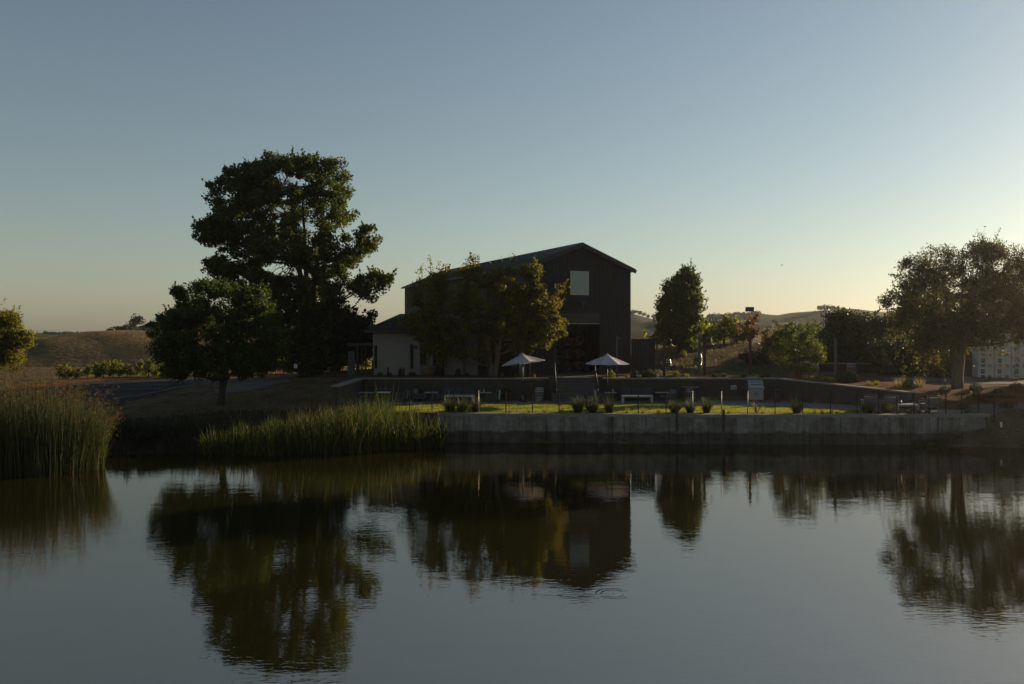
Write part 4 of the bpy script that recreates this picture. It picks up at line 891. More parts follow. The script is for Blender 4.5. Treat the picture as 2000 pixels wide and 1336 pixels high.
# scattered short grass
def grass_patch(name, label, n, poly, h0, h1, m, w=.018):
    poly = np.array(poly, float); lo, hi = poly.min(0), poly.max(0); P = lo + rng.random((n * 2, 2)) * (hi - lo); P = P[inside(poly, P[:, 0], P[:, 1])][:n]
    Bs = np.concatenate([P, gz(P[:, 0], P[:, 1])[:, None]], -1); n = len(Bs); return stuff_blades(name, label, Bs, rng.uniform(h0, h1, n), np.full(n, w), rng.uniform(.1, .8, n), m, 2)
px_ = np.array([(-9.5, 50.3), (-4.1, 50.1), (9.3, 49.3), (20, 49), (20.8, 51), (18.8, 52.4), (12, 55), (-9.5, 55.2)])
n = 70000; lo, hi = px_.min(0), px_.max(0); Pq = lo + rng.random((n, 2)) * (hi - lo); Pq = Pq[inside(px_, Pq[:, 0], Pq[:, 1])]
stuff_blades('lawn_grass', 'short lit blades of the mown lawn', np.concatenate([Pq, np.full((len(Pq), 1), 1.70)], -1), rng.uniform(.025, .06, len(Pq)), np.full(len(Pq), .028), rng.uniform(.2, .9, len(Pq)), M['lawnblade'], 2)
grass_patch('dry_grass', 'dry grass on the slope of the knoll', 9000, [(11, 66), (16, 64.5), (24, 67), (34, 70), (34, 86), (13, 86)], .08, .3, M['drygrass'], .03)
grass_patch('dry_grass', 'dry grass on the brown bank below the parking lot', 6000, [(-26, 46), (-12, 47), (-11, 50), (-14, 57), (-20, 58), (-26, 53)], .06, .22, M['drygrass'])
grass_patch('dry_grass', 'thin weeds on the bare bank beside the pond wall end', 3000, [(23.5, 47.6), (28, 47), (38, 45), (40, 50), (28, 50), (25, 48.6)], .05, .25, M['tuft'])
px, B = scatter(500, 1780, 1880, lambda p: 47.3, lambda p: 48.0)
stuff_blades('shore_grass', 'green grass at the waterline below the end of the pond wall', B, rng.uniform(.2, .5, 500), np.full(500, .03), rng.uniform(.1, .6, 500), M['tuft'], 3)
# hillside grass
n = 40000; X = rng.uniform(-82, -38, n); Yh = rng.uniform(106, 134, n); Zh = np.array([hL(a, c) for a, c in zip(X, Yh)])
stuff_blades('hill_grass', 'dry standing grass on the golden hill', np.stack([X, Yh, Zh - .05], -1), rng.uniform(.1, .26, n), np.full(n, .05), rng.uniform(.1, .8, n), M['drygrass'], 2)

# grass tufts on the pond wall edge and in the beds
TG = [tuft_mesh('grass_tuft', 420, .62, 1.25, M['tuft'], .02) for _ in range(3)]
TP = [tuft_mesh('grass_tuft', 110, .5, .55, M['tuftpale'], .016) for _ in range(3)]
TV = [tuft_mesh('grass_tuft', 160, .5, .6, M['l_vine'], .02) for _ in range(2)]
SG = [shrub_mesh('round_shrub', 2600, .10, M['l_grey']) for _ in range(2)]; SV = [shrub_mesh('leafy_shrub', 800, .14, M['l_vine']) for _ in range(2)]; SD = [shrub_mesh('dark_shrub', 900, .12, M['l_dark']) for _ in range(2)]
def plant(pool, px, py, wpx, hpx, label, cat, group=None, Y=None, hnom=.6, wnom=.75):
    p = G(px, py, 47.5) if Y is None else Vector((PX(px, Y), Y, gz1(PX(px, Y), Y)))
    s = p.y / F; me = random.choice(pool); o = link(me.name.split('.')[0], me, None, (p.x, p.y, p.z - .0), random.uniform(0, 6))
    o.scale = (wpx * s / wnom, wpx * s / wnom, hpx * s / hnom); return tag(o, label, cat, group)
for px in (878, 903, 929, 1129, 1157, 1190, 1318, 1348, 1380, 1557):
    plant(TG, px, 0, 29 + random.uniform(-5, 4), 38 + random.uniform(-6, 5), 'dark green fountain grass tuft on the lawn edge behind the pond fence', 'grass tuft', 'fountain grass along the pond wall', Y=float(np.interp(px, [800, 1260, 1700], [49.85, 49.2, 48.85])))
for px in (996, 1034, 1064, 1097, 1225, 1256, 1286, 1424, 1490, 1590, 1625, 1606):
    plant(TP, px, 0, 15, 20, 'small pale yellow grass tuft in the gravel on the pond wall', 'grass tuft', 'pale tufts along the pond wall', Y=float(np.interp(px, [800, 1260, 1700], [49.6, 48.98, 48.65])))
plant(TP, 815, 0, 34, 24, 'broad pale feathery grass clump where the cattails meet the lawn', 'grass tuft', Y=50.2)
plant(TG, 1694, 0, 32, 32, 'large dark grass clump in front of the lounge chair backs', 'grass tuft', Y=49.2); plant(TG, 1730, 0, 28, 30, 'dark grass clump beside the large clump and the lounge chairs', 'grass tuft', Y=49.3)
for px in (1755, 1775, 1795, 1812, 1890): plant(TG, px, 0, 12, 11, 'small green grass tuft on the path edge by the lounge chairs', 'grass tuft', 'small tufts by the lounge chairs', Y=49.1)
# terrace bed plants
plant(SG, 1270, 0, 36, 17, 'round grey-green dome shrub on the terrace beside the board fence', 'shrub', Y=59.5, hnom=.95, wnom=1.0)
plant(SG, 1656, 0, 44, 20, 'wide grey-green dome shrub above the angled terrace wall', 'shrub', Y=57.6, hnom=.95, wnom=1.0)
plant(SV, 1193, 0, 19, 17, 'bright leafy shrub behind the umbrella beside the stairs', 'shrub', Y=59.4, hnom=.95, wnom=1.0)
plant(SV, 1322, 0, 13, 13, 'small round leafy shrub between two yellow tufts on the terrace', 'shrub', Y=59.3, hnom=.95, wnom=1.0)
plant(SV, 1041, 0, 12, 9, 'small round bush at the foot of the lit pole by the umbrella', 'shrub', Y=59.3, hnom=.95, wnom=1.0)
plant(SV, 1335, 0, 16, 13, 'little green bush at the foot of the knoll maple', 'shrub', Y=73.5, hnom=.95, wnom=1.0)
plant(SD, 1240, 0, 18, 18, 'dark upright bush between the dome shrub and the pole', 'shrub', Y=59.8, hnom=.95, wnom=1.0)
for px in (1224, 1304, 1313, 1342): plant(TV, px, 0, 14, 15, 'bright yellow-green tuft in the mulch near the board fence', 'grass tuft', 'bright tufts on the terrace', Y=59.1)
for px in (980, 1008, 1016): plant(TV, px, 0, 11, 14, 'bright tuft in the mulch under the oak', 'grass tuft', 'bright tufts under the oak', Y=59.2)
for px in (1396, 1414, 1453, 1488, 1500): plant(TG, px, 0, 13, 11, 'green tuft on the terrace between the wooden posts', 'grass tuft', 'tufts between the wooden posts', Y=59.2)
for px in (1573, 1588, 1604, 1618, 1628): y = float(np.interp(px, [1520, 1783], [59.0, 53.0])); plant(TV, px, 0, 15, 17, 'lit grass tuft along the top of the angled terrace wall', 'grass tuft', 'tufts along the angled wall', Y=y)
for px in (1697, 1713): plant(TV, px, 0, 13, 14, 'small lit tuft alone in the orange mulch', 'grass tuft', 'tufts in the orange mulch', Y=55.6)
plant(TP, 1758, 0, 40, 34, 'tall pale silvery grass clump above the end of the terrace wall', 'grass tuft', Y=54.6); plant(TP, 1796, 0, 36, 32, 'tall pale grass clump with white tips on the pepper tree side', 'grass tuft', Y=55.0)
plant(SD, 1775, 0, 26, 20, 'dark low bush between two pale grass clumps', 'shrub', Y=54.4, hnom=.95, wnom=1.0)
for px, w, h in ((742, 14, 8), (783, 12, 17), (805, 16, 9), (895, 14, 16), (912, 12, 7), (862, 14, 8), (760, 12, 8)): plant(SD, px, 0, w, h, 'dark little bush in front of the pale siding', 'shrub', 'bushes in front of the low building', Y=60.6, hnom=.95, wnom=1.0)
plant(TG, 1005, 0, 18, 26, 'dark tuft against the glass doors behind the umbrella', 'grass tuft', Y=60.4)
for px in (1905, 1935, 1975): plant(TG, px, 0, 26, 14, 'dull green clump in the mulch below the driveway', 'grass tuft', 'clumps below the driveway', Y=52.5)
for px, y, w in ((1845, 53.4, 22), (1905, 54.2, 26), (1950, 53.2, 24), (1985, 54.8, 28), (1830, 52.2, 18), (1925, 51.6, 24), (1965, 50.4, 26), (1890, 50.8, 18)): plant(SD, px, 0, w, w * .6, 'dark low shrub in the mulch between pepper tree and bank', 'shrub', 'low shrubs below the pepper tree', Y=y, hnom=.95, wnom=1.0)
# bare twiggy shrub on the wall edge
tb = MB(); random.seed(3)
for k in range(14):
    a = random.uniform(0, 6.28); r = random.uniform(.3, .75); e = Vector((math.cos(a) * r, math.sin(a) * r * .5, random.uniform(.3, .75))); m_ = e * .5 + Vector((0, 0, .12)); tb.tube([(0, 0, -.05), m_, e], [.018, .012, .004], 4, cap=False)
    for j in range(3): e2 = m_.lerp(e, .3 + .3 * j) + Vector((random.uniform(-.2, .2), random.uniform(-.1, .1), random.uniform(.05, .22))); tb.tube([m_.lerp(e, .2 + .3 * j), e2], [.007, .003], 3, cap=False)
xx = PX(1478, 48.95); tag(tb.build('bare_shrub', M['drygrass'], None, (xx, 48.95, 1.68)), 'leafless straw-coloured twiggy shrub on the lawn edge', 'shrub')
# blades on the camera bank
Bn = np.array([(-2.10, 3.55, 3.9), (-2.02, 3.5, 3.9), (-2.16, 3.6, 3.9), (-2.3, 3.5, 3.9), (-2.25, 3.7, 3.9)]); V, q, t3 = blades(Bn - np.array([.1, 0, 0]), np.array([1.0, .9, .8, .7, .8]), np.full(5, .012), np.array([.28, .2, .1, .2, .1]), .1, 5, az=np.zeros(5))
tag(link('tall_grass', blade_mesh('tall_grass', V, q, t3, M['tuftpale'])), 'few thin grass blades on the near bank', 'grass')

# ------------------------------------------------------------------ patio furniture
PZ0 = 1.70
def umbrella(x, y, label, tilt=(0, 0), ztop=4.86, rad=1.56, drop=.58, rz=0.0):
    T = thing('patio_umbrella', label, 'umbrella', (x, y, PZ0))
    H = ztop - PZ0; Mx = Matrix.Translation((0, 0, H - .35)) @ Matrix.Rotation(tilt[1], 4, 'Y') @ Matrix.Rotation(tilt[0], 4, 'X') @ Matrix.Rotation(rz, 4, 'Z')
    n = 8
    for k in range(n):
        a0, a1 = 2 * math.pi * k / n, 2 * math.pi * (k + 1) / n; vs = []; m = 6; s = 4
        for i in range(m + 1):
            t = i / m; r = .03 + (rad - .03) * t; z = .35 - drop * (t ** 1.12)
            for j in range(s + 1):
                u = j / s; a = a0 + (a1 - a0) * u; rr = r * math.cos(math.pi / n) / math.cos(a - (a0 + a1) / 2) - .05 * t * math.sin(math.pi * u)
                vs.append(Mx @ Vector((rr * math.cos(a), rr * math.sin(a), z - .035 * t * math.sin(math.pi * u))))
        fs = [(i * (s + 1) + j, (i + 1) * (s + 1) + j, (i + 1) * (s + 1) + j + 1, i * (s + 1) + j + 1) for i in range(m) for j in range(s)]
        b = MB(); b.add(vs, fs, False); b.build('canopy_panel', M['umb'], T)
        b = MB(); b.tube([Mx @ Vector((.04, 0, -.02 + .3)), Mx @ Vector(((rad - .03) * math.cos(a0), (rad - .03) * math.sin(a0), .35 - drop - .025))], .012, 5); b.build('rib', M['darkmetal'], T)
    b = MB(); vs = [Mx @ Vector((.26 * math.cos(a), .26 * math.sin(a), .33)) for a in [2 * math.pi * k / 8 for k in range(8)]] + [Mx @ Vector((0, 0, .42))]
    b.add(vs, [(k, (k + 1) % 8, 8) for k in range(8)]); cp = b.build('vent_cap', M['umb'], T); b = MB(); p = Mx @ Vector((0, 0, .40)); b.tube([p, p + Vector((0, 0, .09))], [.03, .02], 6); b.build('finial', M['greymetal'], cp)
    b = MB(); b.tube([(0, 0, .05), (0, 0, H - .02)], .03, 8); b.build('pole', M['darkmetal'], T)
    b = MB(); b.tube([(0, 0, .05), (0, 0, .42)], .045, 10); b.build('base_tube', M['greymetal'], T)
    b = MB(); b.lathe([(.30, 0), (.30, .05), (.26, .08), (.05, .09)], 20); b.build('base', M['darkmetal'], T)
    b = MB(); b.tube([(0, -.03, 1.45), (0, -.12, 1.45)], .02, 6); b.build('crank_handle', M['white'], T)
umbrella(PX(1021, 57.2), 57.2, 'tilted grey umbrella with a sunlit panel beside the wine barrel', (R(-4), R(-8)), 4.85, rz=R(15))
umbrella(PX(1186, 57.2), 57.2, 'level grey patio umbrella above the lounge seats by the stairs', (0, 0), 4.80, rz=R(22))

def armchair(label, x, y, rz, group, cm='charcoal', am='pale'):
    T = thing('armchair', label, 'armchair', (x, y, PZ0), rz, group)
    b = MB(); b.box(-.36, .36, -.38, .34, .30, .44); b.build('seat_cushion', M[cm], T)
    b = MB(); b.hexa([(-.36, .24, .40), (.36, .24, .40), (.36, .40, .40), (-.36, .40, .40), (-.36, .36, .84), (.36, .36, .84), (.36, .48, .82), (-.36, .48, .82)]); b.build('backrest', M[cm], T)
    b = MB(); b.box(-.38, .38, -.38, .40, .22, .295); b.build('seat_frame', M['darkmetal'], T)
    b = MB(); b.hexa([(-.40, .44, .20), (.40, .44, .20), (.40, .54, .20), (-.40, .54, .20), (-.40, .50, .80), (.40, .50, .80), (.40, .60, .78), (-.40, .60, .78)]); b.build('back_shell', M[am], T)
    for s in (-1, 1):
        b = MB(); b.box(s * .40 - .03, s * .40 + .03, -.38, .43, .20, .58); b.build('arm_panel', M['charcoal'], T)
        for yy in (-.34, .36): b = MB(); b.box(s * .37 - .025, s * .37 + .025, yy - .025, yy + .025, 0, .22); b.build('leg', M['darkmetal'], T)
    return T
def sofa(label, x, y, rz, w=1.95, group=None):
    T = thing('outdoor_sofa', label, 'sofa', (x, y, PZ0), rz, group); n = 3; cw = w / n
    b = MB(); b.box(-w / 2, w / 2, -.40, .40, .20, .30); b.build('seat_frame', M['darkmetal'], T)
    for k in range(n):
        x0 = -w / 2 + k * cw; b = MB(); b.box(x0 + .01, x0 + cw - .01, -.40, .30, .303, .45); b.build('seat_cushion', M['charcoal'], T)
        b = MB(); b.hexa([(x0 + .015, .2, .455), (x0 + cw - .015, .2, .455), (x0 + cw - .015, .40, .455), (x0 + .015, .40, .455), (x0 + .03, .32, .90), (x0 + cw - .03, .32, .90), (x0 + cw - .03, .46, .88), (x0 + .03, .46, .88)]); b.build('back_cushion', M['charcoal'], T)
    for s in (-1, 1):
        b = MB(); b.box(s * (w / 2 + .05) - .045, s * (w / 2 + .05) + .045, -.4, .42, .18, .66); b.build('arm_panel', M['darkmetal'], T)
        for yy in (-.36, .36): b = MB(); b.box(s * (w / 2 - .06) - .03, s * (w / 2 - .06) + .03, yy - .03, yy + .03, 0, .20); b.build('leg', M['darkmetal'], T)
def coffee_table(label, x, y, w=2.0, h=.5, d=.7):
    T = thing('coffee_table', label, 'coffee table', (x, y, PZ0)); b = MB(); b.box(-w / 2, w / 2, -d / 2, d / 2, h - .1, h); b.build('table_top', M['pale'], T)
    for s in (-1, 1): b = MB(); x1 = s * (w / 2 - .06); b.box(x1 - .06, x1 + .06, -d / 2, d / 2, 0, h - .102); b.build('leg', M['pale'], T)
def side_table(label, x, y, w=.75, h=.62, m='pale', item=None):
    T = thing('side_table', label, 'side table', (x, y, PZ0)); b = MB(); b.box(-w / 2, w / 2, -.3, .3, h - .045, h); b.build('table_top', M[m], T)
    for sx in (-1, 1):
        for sy in (-1, 1): b = MB(); b.box(sx * (w / 2 - .05) - .02, sx * (w / 2 - .05) + .02, sy * .25 - .02, sy * .25 + .02, 0, h - .045); b.build('leg', M['darkmetal'], T)
def planter(label, x, y, z, r=.32, h=.5, m='terracotta', plantm='l_dark', cat='planter'):
    T = thing('planter', label, cat, (x, y, z)); b = MB(); b.lathe([(r * .72, 0), (r, h), (r * 1.06, h), (r * 1.06, h + .04), (r * .9, h + .04), (r * .88, h - .05)], 18); b.build('pot', M[m], T)
    u = rand_unit(260); P = u * (rng.random((260, 1)) ** .4) * np.array([r * 1.1, r * 1.1, .22]) + np.array([0, 0, h + .15]); V, Q = leaf_quads(P, .11, .05); link('foliage', npmesh('foliage', V, Q, M[plantm]), T)
def vase(label, x, y, z):
    T = thing('lantern', label, 'lantern', (x, y, z)); b = MB(); b.lathe([(.06, 0), (.07, .02), (.07, .16), (.03, .2), (.03, .22)], 12); b.build('jar', M['greymetal'], T); b = MB(); b.tube([(-.05, 0, .18), (0, 0, .30), (.05, 0, .18)], .006, 5); b.build('handle', M['darkmetal'], T)
Yp = 57.0
gA = 'armchairs on the patio'
sofa('charcoal three-seat sofa behind the white table near the terracotta pot', PX(897, 57.6), 57.6, 0)
coffee_table('white concrete coffee table in front of the sofa on the oak side of the stairs', PX(898, 56.2), 56.2)
side_table('slatted grey side table between the sofa and a pale-sided armchair', PX(949, 57.1), 57.1); vase('small lantern on the slatted side table', PX(945, 57.1), 57.1, PZ0 + .62)
armchair('charcoal armchair with pale side panel turned towards the oak side sofa', PX(960, 56.6), 56.6, R(-88), gA)
side_table('grey side table left of the oak side sofa, next to dark armchairs'.replace(' left of', ' beyond'), PX(842, 57.2), 57.2, .9)
armchair('dark armchair facing across the grey side table', PX(823, 57.0), 57.0, R(80), gA, 'cushion', 'charcoal'); armchair('dark armchair with light arm tops beside the white coffee table', PX(858, 56.6), 56.6, R(-70), gA, 'charcoal', 'cushion')
planter('terracotta pot with a dark plant against the terrace wall', PX(988, 57.9), 57.9, PZ0)
planter('low terracotta pot tucked between armchairs behind the cattails', PX(818, 58.0), 58.0, PZ0, .34, .42)
planter('wide terracotta pot in the corner of the terrace wall', PX(692, 57.2), 57.2, PZ0, .4, .35)
side_table('low grey table in the corner behind the cattails', PX(716, 57.0), 57.0, 1.0); side_table('white topped side table behind the tallest cattails', PX(750, 56.8), 56.8, .8, .66, 'white')
armchair('grey armchair in the corner of the terrace wall', PX(703, 57.2), 57.2, R(60), gA, 'cushion', 'charcoal'); armchair('dark armchair with pale arm edge behind the cattails', PX(779, 57.0), 57.0, R(-75), gA, 'charcoal', 'cushion')
sofa('charcoal three-seat sofa behind the white table near the barrel table', PX(1244, 57.7), 57.7, 0, 2.1)
coffee_table('white concrete coffee table in front of the sofa on the grill side', PX(1244, 56.0), 56.0)
armchair('charcoal armchair with pale side panel next to the stairs', PX(1178, 56.4), 56.4, R(88), gA); side_table('slatted grey side table beside the stairs armchair', PX(1192, 57.1), 57.1); vase('small lantern on the side table by the stairs', PX(1197, 57.1), 57.1, PZ0 + .62)
side_table('slatted grey side table between the grill side sofa and barrel table', PX(1293, 57.2), 57.2, .85); armchair('grey armchair facing the grill side sofa', PX(1303, 56.7), 56.7, R(-80), gA, 'cushion', 'charcoal')
# loungers by the path
def lounge(label, x, y, rz, z=PZ0):
    T = thing('lounge_chair', label, 'lounge chair', (x, y, z), rz, 'lounge chairs by the path')
    b = MB(); b.box(-.34, .34, -.36, .30, .34, .46); b.build('seat_cushion', M['cushion'], T)
    b = MB(); b.hexa([(-.34, .26, .40), (.34, .26, .40), (.34, .38, .40), (-.34, .38, .40), (-.34, .42, .86), (.34, .42, .86), (.34, .52, .84), (-.34, .52, .84)]); b.build('backrest', M['cushion'], T)
    b = MB(); b.tube([(-.38, .40, .30), (-.38, .52, .90), (-.33, .535, .96), (.33, .535, .96), (.38, .52, .90), (.38, .40, .30)], .022, 7); b.build('back_frame', M['greymetal'], T)
    b = MB(); b.box(-.37, .37, -.38, .40, .27, .335); b.build('seat_frame', M['greymetal'], T)
    for s in (-1, 1):
        b = MB(); b.box(s * .39 - .03, s * .39 + .03, -.36, .44, .60, .635); b.build('armrest', M['greymetal'], T)
        for yy in (-.33, .38): b = MB(); b.box(s * .38 - .025, s * .38 + .025, yy - .025, yy + .025, 0, .598); b.build('leg', M['greymetal'], T)
lounge('metal framed lounge chair behind the large dark grass clump', PX(1698, 50.6), 50.6, R(170)); lounge('metal framed lounge chair with its back to the pond, beside the table', PX(1734, 50.3), 50.3, R(178))
lounge('lounge chair at the path end, turned back to the bank', PX(1813, 50.0), 50.0, R(185))
sofa('grey cushioned sofa at the end of the angled terrace wall', PX(1776, 51.2), 51.2, R(-8), 1.5)
coffee_table('low pale table between the lounge chairs at the path', PX(1768, 50.2), 50.2, 1.3, .42); vase('small grey lantern on the low table by the path', PX(1759, 50.2), 50.2, PZ0 + .42)
# barrels outside
b1 = barrel('wine_barrel', 'dark wine barrel with bright hoops standing beside the stairs', False, None, 'oakbarrelgrey', (PX(1053, 57.5), 57.5, PZ0))
bt = dup(b1, (PX(1347, 57.4), 57.4, PZ0), .6, 'wine barrel carrying a round table top beside the grill')
b = MB(); b.lathe([(.58, 0), (.60, .015), (.60, .04), (.58, .055)], 28); tag(b.build('table_top', M['wood'], None, (PX(1347, 57.4), 57.4, PZ0 + .918)), 'round wooden top resting on the wine barrel beside the grill', 'table top')
for px, py, Y, lb in ((1303, 742, 70, 'small barrel on the dry slope between the fence and first red post'), (1363, 742, 70, 'barrel half hidden behind the paired posts on the dry slope'), (1590, 735, 62.5, 'pale upright barrel in front of the low garden wall, near the airy tree'), (1663, 733, 63.5, 'pale upright barrel with dark cross mark in front of the low garden wall')):
    x = PX(px, Y); dup(b1, (x, Y, gz1(x, Y) - .02), random.random() * 3, lb)
# grill
gx_, gy_ = PX(1474, 57.3), 57.3
gr = thing('gas_grill', 'stainless steel gas grill with closed hood against the terrace wall', 'grill', (gx_, gy_, PZ0))
b = MB(); b.box(-.5, .5, -.3, .3, .12, .80); b.build('cabinet', M['steel'], gr)
b = MB(); b.box(-.47, .47, -.28, .28, .0, .118); b.build('plinth', M['darkmetal'], gr)
for s in (-1, 1):
    b = MB(); b.box(s * .245 - .235, s * .245 + .235, -.325, -.302, .2, .74); d_ = b.build('door', M['steel'], gr); b = MB(); hx = s * .06; b.tube([(hx, -.36, .42), (hx, -.36, .66)], .012, 6); b.build('handle', M['darkmetal'], d_)
b = MB(); b.hexa([(-.53, -.40, .80), (.53, -.40, .80), (.53, .3, .80), (-.53, .3, .80), (-.53, -.34, .96), (.53, -.34, .96), (.53, .3, .96), (-.53, .3, .96)]); pn = b.build('control_panel', M['steel'], gr)
for k in range(6): b = MB(); xk = -.40 + k * .16; b.lathe([(.035, -.05), (.04, 0)], 12, (xk, -.38, .88), 'y'); b.build('knob', M['darkmetal'], pn)
b = MB(); b.prism([(-.3, 0), (.3, 0), (.3, .34), (.16, .46), (-.02, .46), (-.24, .26)], -.5, .5)
b.v = [(y, x, z + .965) for x, y, z in b.v]; b.f = [f[::-1] for f in b.f]; ho = b.build('hood', M['steel'], gr)
b = MB(); b.tube([(-.4, -.32, 1.14), (.4, -.32, 1.14)], .018, 8); b.build('hood_handle', M['darkmetal'], ho)
for s in (-1, 1): b = MB(); b.box(s * .7 - .165, s * .7 + .165, -.28, .28, .90, .94); b.build('side_shelf', M['darkmetal'], gr)
ob = thing('outlet_box', 'pale grey outlet box mounted on the terrace wall beside the grill', 'outlet box', (PX(1433, 58.25), 58.25, 2.42)); b = MB(); b.box(-.2, .2, 0, .06, 0, .30); b.build('box', M['pale'], ob)
for s in (-1, 1): b = MB(); b.box(s * .08 - .04, s * .08 + .04, -.006, .001, .09, .16); b.build('socket', M['dark'], ob)
tx = thing('patio_heater_bin', 'short dark pedestal with flat cap on the grill side of the patio', 'pedestal', (PX(1519, 56.6), 56.6, PZ0)); b = MB(); b.box(-.13, .13, -.13, .13, 0, .78); b.build('body', M['dark'], tx); b = MB(); b.box(-.2, .2, -.2, .2, .783, .83); b.build('cap', M['darkmetal'], tx)
tx.name = 'pedestal'

# ------------------------------------------------------------------ posts, lamps, poles
def lamp_post(px, ytop, label, m='redwood', Y=61.5, lamp=None):
    x = PX(px, Y); z0 = gz1(x, Y); h = PZ(ytop, Y) - z0; T = thing('lamp_post', label, 'lamp post', (x, Y, z0))
    b = MB(); b.box(-.08, .08, -.08, .08, -.2, h); b.build('post', M[m], T)
    if lamp:
        b = MB(); b.tube([(.08, 0, h - .2), (.2, -.02, h - .02), (.36, -.04, h + .04), (.48, -.05, h - .06), (.5, -.05, h - .32)], .014, 6); b.build('gooseneck_arm', M['greymetal'], T)
        b = MB(); b.lathe([(.03, .14), (.05, .11), (.07, .06), (.19, 0), (.18, -.005)], 16, (.5, -.05, h - .47)); b.build('lamp_shade', M['greymetal'], T)
lamp_post(1297, 662, 'red-brown post with gooseneck lamp closest to the board fence', lamp=1); lamp_post(1376, 660, 'red-brown post with gooseneck lamp beside a grey post', lamp=1); lamp_post(1465, 659, 'red-brown post with gooseneck lamp beside the yucca', lamp=1)
def post(px, ytop, Y, label, m, w=.12, name='wooden_post', bulb=False):
    x = PX(px, Y); z0 = gz1(x, Y); h = PZ(ytop, Y) - z0; T = thing(name, label, 'post', (x, Y, z0)); b = MB(); b.box(-w / 2, w / 2, -w / 2, w / 2, -.2, h); b.build('shaft', M[m], T)
    b = MB(); b.box(-w / 2 - .01, w / 2 + .01, -w / 2 - .01, w / 2 + .01, h + .002, h + .03); b.build('cap', M['darkmetal'], T)
    if bulb: b = MB(); b.tube([(w / 2, 0, h - .15), (w / 2 + .1, -.03, h - .12), (w / 2 + .12, -.03, h - .22)], .015, 5); b.build('hook', M['greymetal'], T)
post(1366, 659, 60.2, 'square grey post in the bed beside a red-brown lamp post', 'greypost', .15)
post(1632, 660, 58.2, 'tall grey post above the angled terrace wall', 'greypost', .17)
post(1035.5, 654, 59.6, 'lit slender pole rising behind the tilted umbrella', 'wood', .09, 'string_light_pole', True); post(1030.5, 654, 60.2, 'dark square post behind the lit slender pole', 'black', .12)
post(1205, 656, 59.8, 'slender pole with small hook behind the level umbrella', 'greypost', .09, 'string_light_pole', True)
post(969, 672, 59.0, 'short leaning pale stake tied beside the oak trunk', 'wood', .06, 'tree_stake'); post(728, 704, 60.9, 'tall dark marker post before the pale siding', 'trim', .13)
for px, nb in ((758, 'under the small corner window side'), (789, 'beside the narrow window')): post(px, 718.5, 60.6, 'short dark path bollard ' + nb, 'trim', .11, 'bollard')
pp = thing('panel_pole', 'thin tall pole carrying a dark rectangular panel on the knoll', 'pole', (PX(1464, 84), 84, gz1(PX(1464, 84), 84)))
hz = PZ(608, 84) - pp.location.z; b = MB(); b.tube([(0, 0, -.2), (0, 0, hz)], .035, 6); b.build('pole', M['darkmetal'], pp); b = MB(); b.box(-.42, .42, -.03, .03, hz - .02, hz + .42); b.v = [(x, y + (z - hz) * -.25, z) for x, y, z in b.v]; b.build('panel', M['dark'], pp); b = MB(); b.box(-.1, .1, -.06, .1, 0, 1.1); b.build('footing_post', M['redwood'], pp)
for px, yt, yb, Y, nm in ((1508.5, 632, 650, 150, 'thin dark pole standing near the far farm sheds'), (1612.5, 614, 662, 105, 'tall thin pole rising behind the dark hedge'), (1609, 620, 662, 112, 'slimmer pole beside the tall thin pole')):
    T = thing('utility_pole', nm, 'pole', (PX(px, Y), Y, PZ(yb, Y) - 2)); b = MB(); hz = PZ(yt, Y) - T.location.z; b.tube([(0, 0, 0), (0, 0, hz)], .07, 6); b.build('mast', M['darkmetal'], T); b = MB(); b.box(-.09, .09, -.09, .09, hz, hz + .08); b.build('top_cap', M['darkmetal'], T)
# sign by the path
Ys = 66; sg = thing('small_sign', 'small white notice sign on a dark post beside the tall tree trunk', 'sign', (PX(578, Ys), Ys, gz1(PX(578, Ys), Ys))); hz = PZ(711, Ys) - sg.location.z
b = MB(); b.box(.12, .2, -.03, .05, -.1, hz + .0); b.build('post', M['trim'], sg); b = MB(); b.box(-.14, .115, -.05, -.03, hz - .32, hz); b.build('plate', M['white'], sg); b = MB(); b.box(-.08, .06, -.053, -.0501, hz - .12, hz - .08); b.box(-.08, .02, -.053, -.0501, hz - .22, hz - .18); b.build('print', M['dark'], sg)
# half-barrel planter with bare tree, wooden box by vines
Yb = 60.9; hb = thing('barrel_planter', 'wooden half-barrel planter with a thin bare tree before the siding', 'planter', (PX(837, Yb), Yb, 3.2))
b = MB(); b.lathe([(.50, 0), (.60, .72), (.60, .74), (.53, .74), (.52, .66)], 22); b.build('tub', M['wood'], hb)
for z in (.15, .55): b = MB(); rr = .50 + .10 * z / .72 + .008; b.lathe([(rr - .01, z - .025), (rr, z - .02), (rr + .005, z + .02), (rr - .005, z + .025)], 22); b.build('hoop', M['darkmetal'], hb)
b = MB()
for k in range(9):
    a = random.uniform(0, 6.28); b.tube([(random.uniform(-.1, .1), random.uniform(-.1, .1), .6), (.12 * math.cos(a), .12 * math.sin(a), 1.3), (.28 * math.cos(a + .3), .28 * math.sin(a), random.uniform(1.8, 2.3))], [.016, .012, .005], 4)
tag(b.build('bare_stems', M['palebark'], hb), kind='stuff')
Yx = 82; wb = thing('wooden_planter_box', 'rusty brown wooden box between the grapevines by the parking lot', 'planter box', (PX(333, Yx), Yx, gz1(PX(333, Yx), Yx)), R(8))
for i in range(4): b = MB(); b.box(-.82, .82, -.45, -.42, .02 + i * .2, .205 + i * .2); b.build('plank', M['terracotta'], wb)
for s in (-1, 1): b = MB(); b.box(s * .82 - .03, s * .82 + .03, -.418, .45, .02, .81); b.build('side_panel', M['terracotta'], wb)
b = MB(); b.box(-.78, .78, .42, .45, .02, .81); b.build('back_panel', M['terracotta'], wb); b = MB(); b.box(-.79, .79, -.418, .418, .5, .62); b.build('soil', M['mulch'], wb)
